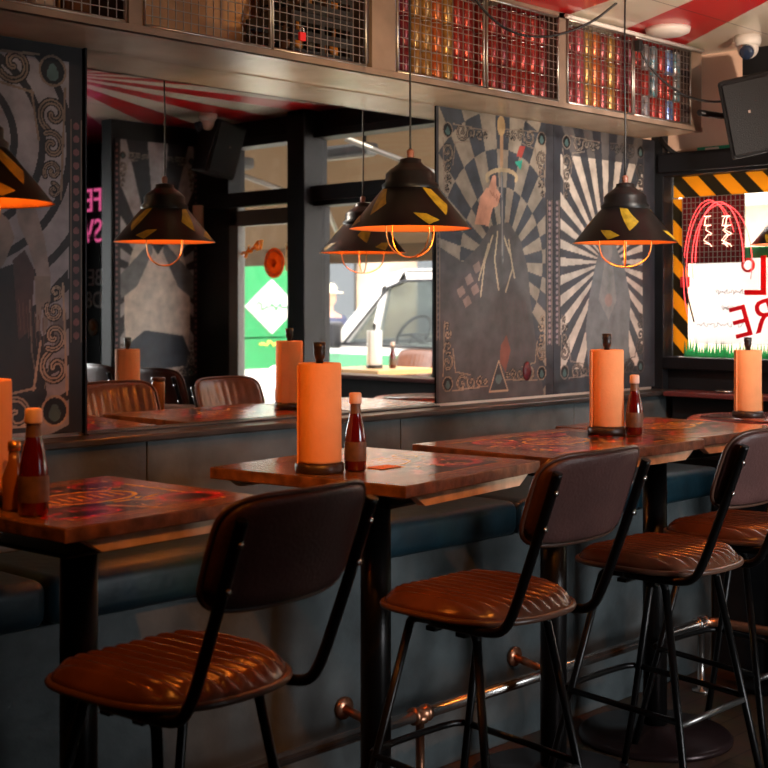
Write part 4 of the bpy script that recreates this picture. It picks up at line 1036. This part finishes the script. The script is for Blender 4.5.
# van: nose towards -Y, near side at X = 8.45
vw = mat('van white paint', (.82, .80, .78), .25, coat=.5); vg = mat('van green paint', (.02, .26, .09), .3, coat=.4); vd = mat('van dark trim', (.02, .02, .025), .4)
def van(name, lab, X0, YF_, wid=1.9, length=5.0, roof=2.02, green_body=False):
    t = thing(name, lab, 'van', (X0, YF_, -.03))
    body = vg if green_body else vw
    # profile along y (0 = nose, increasing to the tail)
    low = [(0.02, .35), (0.0, .70), (.06, .98), (.95, 1.22), (length, 1.22), (length, .35)]
    MB().prism(low, 0, wid, 'YZ').build('lower_body', body, t, bevel=.04)
    hol = MB()
    A = [(.95, 1.18), (1.85, roof), (length, roof), (length, 1.18)]
    for x0_, x1_ in ((0, .07), (wid-.07, wid)):
        hol.prism([(.86, 1.18), (1.10, 1.18), (1.66, roof-.16), (1.90, roof-.09), (1.86, roof), (1.62, roof-.05)], x0_, x1_, 'YZ')           # A pillar
        hol.prism([(1.40, 1.16), (1.49, 1.16), (1.66, roof-.12), (1.58, roof-.14)], x0_, x1_, 'YZ')      # quarter light divider
        hol.prism([(2.32, 1.15), (length, 1.15), (length, roof), (2.38, roof)], x0_, x1_, 'YZ')          # load side
        hol.prism([(1.75, roof-.12), (2.45, roof-.09), (2.45, roof), (1.85, roof)], x0_, x1_, 'YZ')
    hol.prism([(1.80, roof-.04), (1.88, roof), (length, roof), (length, roof-.04)], 0, wid, 'YZ')
    hol.prism([(length-.06, 1.15), (length, 1.15), (length, roof), (length-.06, roof)], 0, wid, 'YZ')
    hol.build('cabin_shell', body, t, bevel=.012)
    MB().prism([(1.02, 1.20), (1.44, 1.20), (1.56, 1.66)], .02, .03, 'YZ').build('quarter_glass', vanglass, t)
    MB().prism([(1.49, 1.18), (2.34, 1.18), (2.38, roof-.1), (1.66, roof-.12)], .02, .03, 'YZ').build('door_glass', vanglass, t)
    MB().tube([(.0, 1.0, 1.22), (.0, 1.44, 1.22), (.0, 1.47, 1.22), (.0, 2.34, 1.20), (.0, 2.39, roof-.1), (.0, 1.85, roof-.10), (.0, 1.66, roof-.16), (0, 1.10, 1.22)], .014, 6).build('window_seal', vd, t)
    MB().prism([(.96, 1.20), (1.0, 1.20), (1.86, roof-.02), (1.84, roof)], .07, wid-.07, 'YZ').build('windscreen', vanglass, t)
    MB().box((-.005, 2.5, .98), (.012, 4.6, .30)).build('green_stripe', vw if green_body else vg, t)
    MB().box((-.004, 2.7, .50), (.012, 4.2, .22)).build('lower_stripe', vg, t)
    scrawl('lettering', mat('grey letter', (.25, .25, .25), .5), t, (-.012, 2.2, .75), (0, -1, 0), .6, .03, .008, 6, 30)
    MB().box((-.03, 1.02, 1.30), (.16, .10, .24), .03).build('wing_mirror', vd, t)
    for (yy) in (.85, length-.95):
        for xx in (.10, wid-.10):
            MB().lathe([(0, -.10), (.22, -.10), (.33, -.09), (.34, 0), (.33, .09), (.22, .10), (0, .10)], (xx, yy, .34), 28, axis='X').build('wheel', vd, t)
            MB().lathe([(0, -.112), (.20, -.11), (.20, -.10), (0, -.10)], (xx, yy, .34), 20, axis='X').build('hubcap', steel, LAST[0])
    MB().box((.45, 2.05, 1.10), (.50, .14, .62), .05, Matrix.Rotation(-.15, 3, 'X')).build('seat_back', vd, t)
    MB().box((.45, 2.10, 1.50), (.26, .10, .2), .04).build('headrest', vd, t)
    MB().box((wid/2, 1.15, 1.20), (wid-.2, .35, .12), .04).build('dashboard', vd, t)
    cen = Vector((.48, 1.52, 1.30)); ax = Vector((0, -.85, .52)).normalized(); u = Vector((1, 0, 0)); v = ax.cross(u)
    MB().tube([cen+(u*math.cos(2*PI*k/28)+v*math.sin(2*PI*k/28))*.20 for k in range(28)], .016, 8, closed=True).tube([cen-u*.2, cen+u*.2], .015, 6).tube([cen, cen-v*.2], .015, 6).tube([cen, cen-ax*.35], .03, 8).build('steering_wheel', vd, t)
    MB().box((wid/2, 2.52, 1.45), (wid-.16, .04, .62)).build('bulkhead', mat('van bulkhead', (.12, .10, .10), .6), t)
    MB().box((wid*.5, 0.0, .45), (wid-.1, .08, .22), .03).build('bumper', vd, t)
    for xx in (.2, wid-.2): MB().box((xx, .04, .85), (.28, .10, .18), .03).build('headlight', mat('headlight', (.8, .8, .8), .1), t)
    return t
van('delivery_van', 'white delivery van with green stripes parked outside, seen in the mirror', 8.45, -2.80, roof=1.88)
MB().box((.95, 3.4, 1.90+.10), (1.5, 2.4, .24), .06).build('roof_box', vg, bpy.data.objects['delivery_van'])
van('green_van', 'green van with white panel parked further along, seen through the door glass', 9.6, -10.43, green_body=True, roof=2.25)
pn = mirr(275, 300, 9.58)
MB().prism([(1.25-.42, 1.55), (1.25, 1.88), (1.25+.42, 1.55), (1.25, 1.22)], 5.0, 5.02, 'XZ').build('white_diamond', vw, bpy.data.objects['green_van'])
scrawl('lettering', vg, bpy.data.objects['green_van'], (1.50, 5.03, 1.55), (-1, 0, 0), .5, .05, .012, 4, 22)
scrawl('lettering', mat('yellow letter', (.8, .7, .1), .5), bpy.data.objects['green_van'], (1.45, 5.03, 1.10), (-1, 0, 0), .4, .03, .012, 5, 18)
MB().box((wid_ := .95, 5.005, .62), (1.8, .03, .34), .01).build('rear_bumper', vw, bpy.data.objects['green_van'])
# car beyond
ct = thing('parked_car', 'tan car parked across the street, reflected behind the van', 'car', (13.2, -6.3, -.03))
cw = mat('car tan paint', (.36, .26, .17), .3, coat=.4)
MB().prism([(0, .35), (0, .75), (.9, .95), (4.1, 1.0), (4.2, .4)], 0, 1.75, 'YZ').build('lower_body', cw, ct, bevel=.06)
MB().prism([(.95, .95), (1.7, 1.48), (3.3, 1.50), (4.0, 1.0)], .08, 1.67, 'YZ').build('cabin', cw, ct, bevel=.06)
MB().prism([(1.2, 1.0), (1.75, 1.40), (3.25, 1.42), (3.75, 1.03)], .065, .085, 'YZ').build('side_glass', MATS['dark shopglass'], ct)
for yy in (.8, 3.3): MB().lathe([(0, -.1), (.31, -.1), (.31, .1), (0, .1)], (.1, yy, .31), 24, axis='X').build('wheel', vd, ct)

# outdoor table
to = thing('outdoor_table', 'sunlit wooden table on the pavement, reflected beside the van', 'table', (7.45, -.30, -.03))
MB().box((0, 0, 1.06), (.62, .62, .04), .004).build('tabletop', mat('sunlit oak', (.62, .36, .14), .5), to)
MB().lathe([(0, .02), (.04, .02), (.04, 1.04), (0, 1.04)], seg=20).build('pole', black_steel, to); MB().lathe([(0, 0), (.25, 0), (.25, .02), (0, .03)], seg=30).build('base', black_steel, to)
p = mirr(352, 374, 6.72); roll(7.42, -.30, 1.0505, 'white paper towel roll on the sunlit pavement table', m=paperw, s=1.0)
o = copy_tree(bt); o.location = (7.5, -.18, 1.0505); o.scale = (.95, .95, 1); tag(o, 'bright red ketchup bottle on the sunlit pavement table', 'bottle')

# pedestrian
def skin_obj(name, verts, edges, radii, m, parent, root=0, ss=2):
    me = bpy.data.meshes.new(name); me.from_pydata(verts, edges, []); me.materials.append(m)
    o = bpy.data.objects.new(name, me); COL.objects.link(o); o.parent = parent
    md = o.modifiers.new('skin', 'SKIN'); md.use_smooth_shade = True
    sv = me.skin_vertices[0].data
    for i, r in enumerate(radii): sv[i].radius = r if isinstance(r, tuple) else (r, r); sv[i].use_root = (i == root)
    s2 = o.modifiers.new('ss', 'SUBSURF'); s2.levels = ss; s2.render_levels = ss
    return o
skinm = mat('skin', (.62, .36, .26), .6); navy = mat('navy shirt', (.05, .06, .12), .8); whitec = mat('white trousers', (.8, .78, .75), .8); hair = mat('straw hat', (.75, .66, .5), .8)
pp_ = mirr(330, 300, 10.6)
pe = thing('person', 'person in a pale hat, navy top and white trousers walking past outside', 'person', (10.6, pp_[1], -.03), R8(180))
V = [(0, 0, .95), (0, 0, 1.15), (0, .01, 1.38), (0, .01, 1.48), (0, .02, 1.60), (-.10, 0, .90), (-.11, .10, .50), (-.11, .02, .08), (-.11, .14, .03), (.10, 0, .90), (.10, -.02, .50), (.10, -.22, .10), (.10, -.12, .03),
     (-.18, .0, 1.40), (-.24, -.05, 1.13), (-.24, .08, .90), (-.24, .13, .82), (.18, .0, 1.40), (.24, .05, 1.13), (.23, .16, .93), (.23, .21, .86)]
E = [(0, 1), (1, 2), (2, 3), (3, 4), (0, 5), (5, 6), (6, 7), (7, 8), (0, 9), (9, 10), (10, 11), (11, 12), (2, 13), (13, 14), (14, 15), (15, 16), (2, 17), (17, 18), (18, 19), (19, 20)]
Rr = [.14, .12, .15, .05, .05, .09, .065, .045, .04, .09, .065, .045, .04, .06, .045, .032, .035, .06, .045, .032, .035]
skin_obj('body', V, E, Rr, skinm, pe)
skin_obj('shirt', [V[0], V[1], V[2], V[13], V[14], V[17], V[18]], [(0, 1), (1, 2), (2, 3), (3, 4), (2, 5), (5, 6)], [.155, .14, .165, .075, .058, .075, .058], navy, pe)
skin_obj('trousers', [(0, 0, .96), V[5], V[6], (-.11, .03, .12), V[9], V[10], (.10, -.20, .14)], [(0, 1), (1, 2), (2, 3), (0, 4), (4, 5), (5, 6)], [.15, .11, .085, .065, .11, .085, .065], whitec, pe)
mb = MB(); mb.lathe([(.085*math.sin(a)*(1.0), 1.655+.115*math.cos(a)*-1) for a in [PI*i/14 for i in range(15)]], (0, .02, 0), 24); hd = mb.build('head', skinm, pe)
MB().lathe([(0, 1.82), (.06, 1.815), (.09, 1.78), (.095, 1.73), (.17, 1.715), (.168, 1.705), (.09, 1.715), (0, 1.72)], (0, .02, 0), 28).build('hat', hair, pe)
for s_ in (-1, 1): MB().lathe([(.011*math.sin(a), -.011*math.cos(a)) for a in [PI*i/6 for i in range(7)]], (s_*.032, .098, 1.665), 10).build('eye', vd, hd)
MB().lathe([(0, -.03), (.014, -.012), (.008, .02), (0, .03)], (0, .108, 1.635), 10).build('nose', skinm, hd)
MB().box((0, .098, 1.595), (.045, .012, .008), .003).build('mouth', mat('lips', (.4, .12, .1), .6), hd)
for i_ in (16, 20):
    c = Vector(V[i_]); mb = MB(); sgn = -1 if i_ == 16 else 1
    for k in range(4): mb.tube([c+Vector((0, .01-.02*k+.02, -.02)), c+Vector((-.004*sgn, .02-.02*k+.025, -.065-.006*(k in (1, 2)))), c+Vector((-.018*sgn, .02-.02*k+.03, -.095-.008*(k in (1, 2))))], [.010, .009, .007], 8)
    mb.tube([c+Vector((0, .02, .0)), c+Vector((-.012*sgn, .055, -.03)), c+Vector((-.018*sgn, .062, -.055))], [.012, .010, .008], 8); mb.build('fingers', skinm, pe)
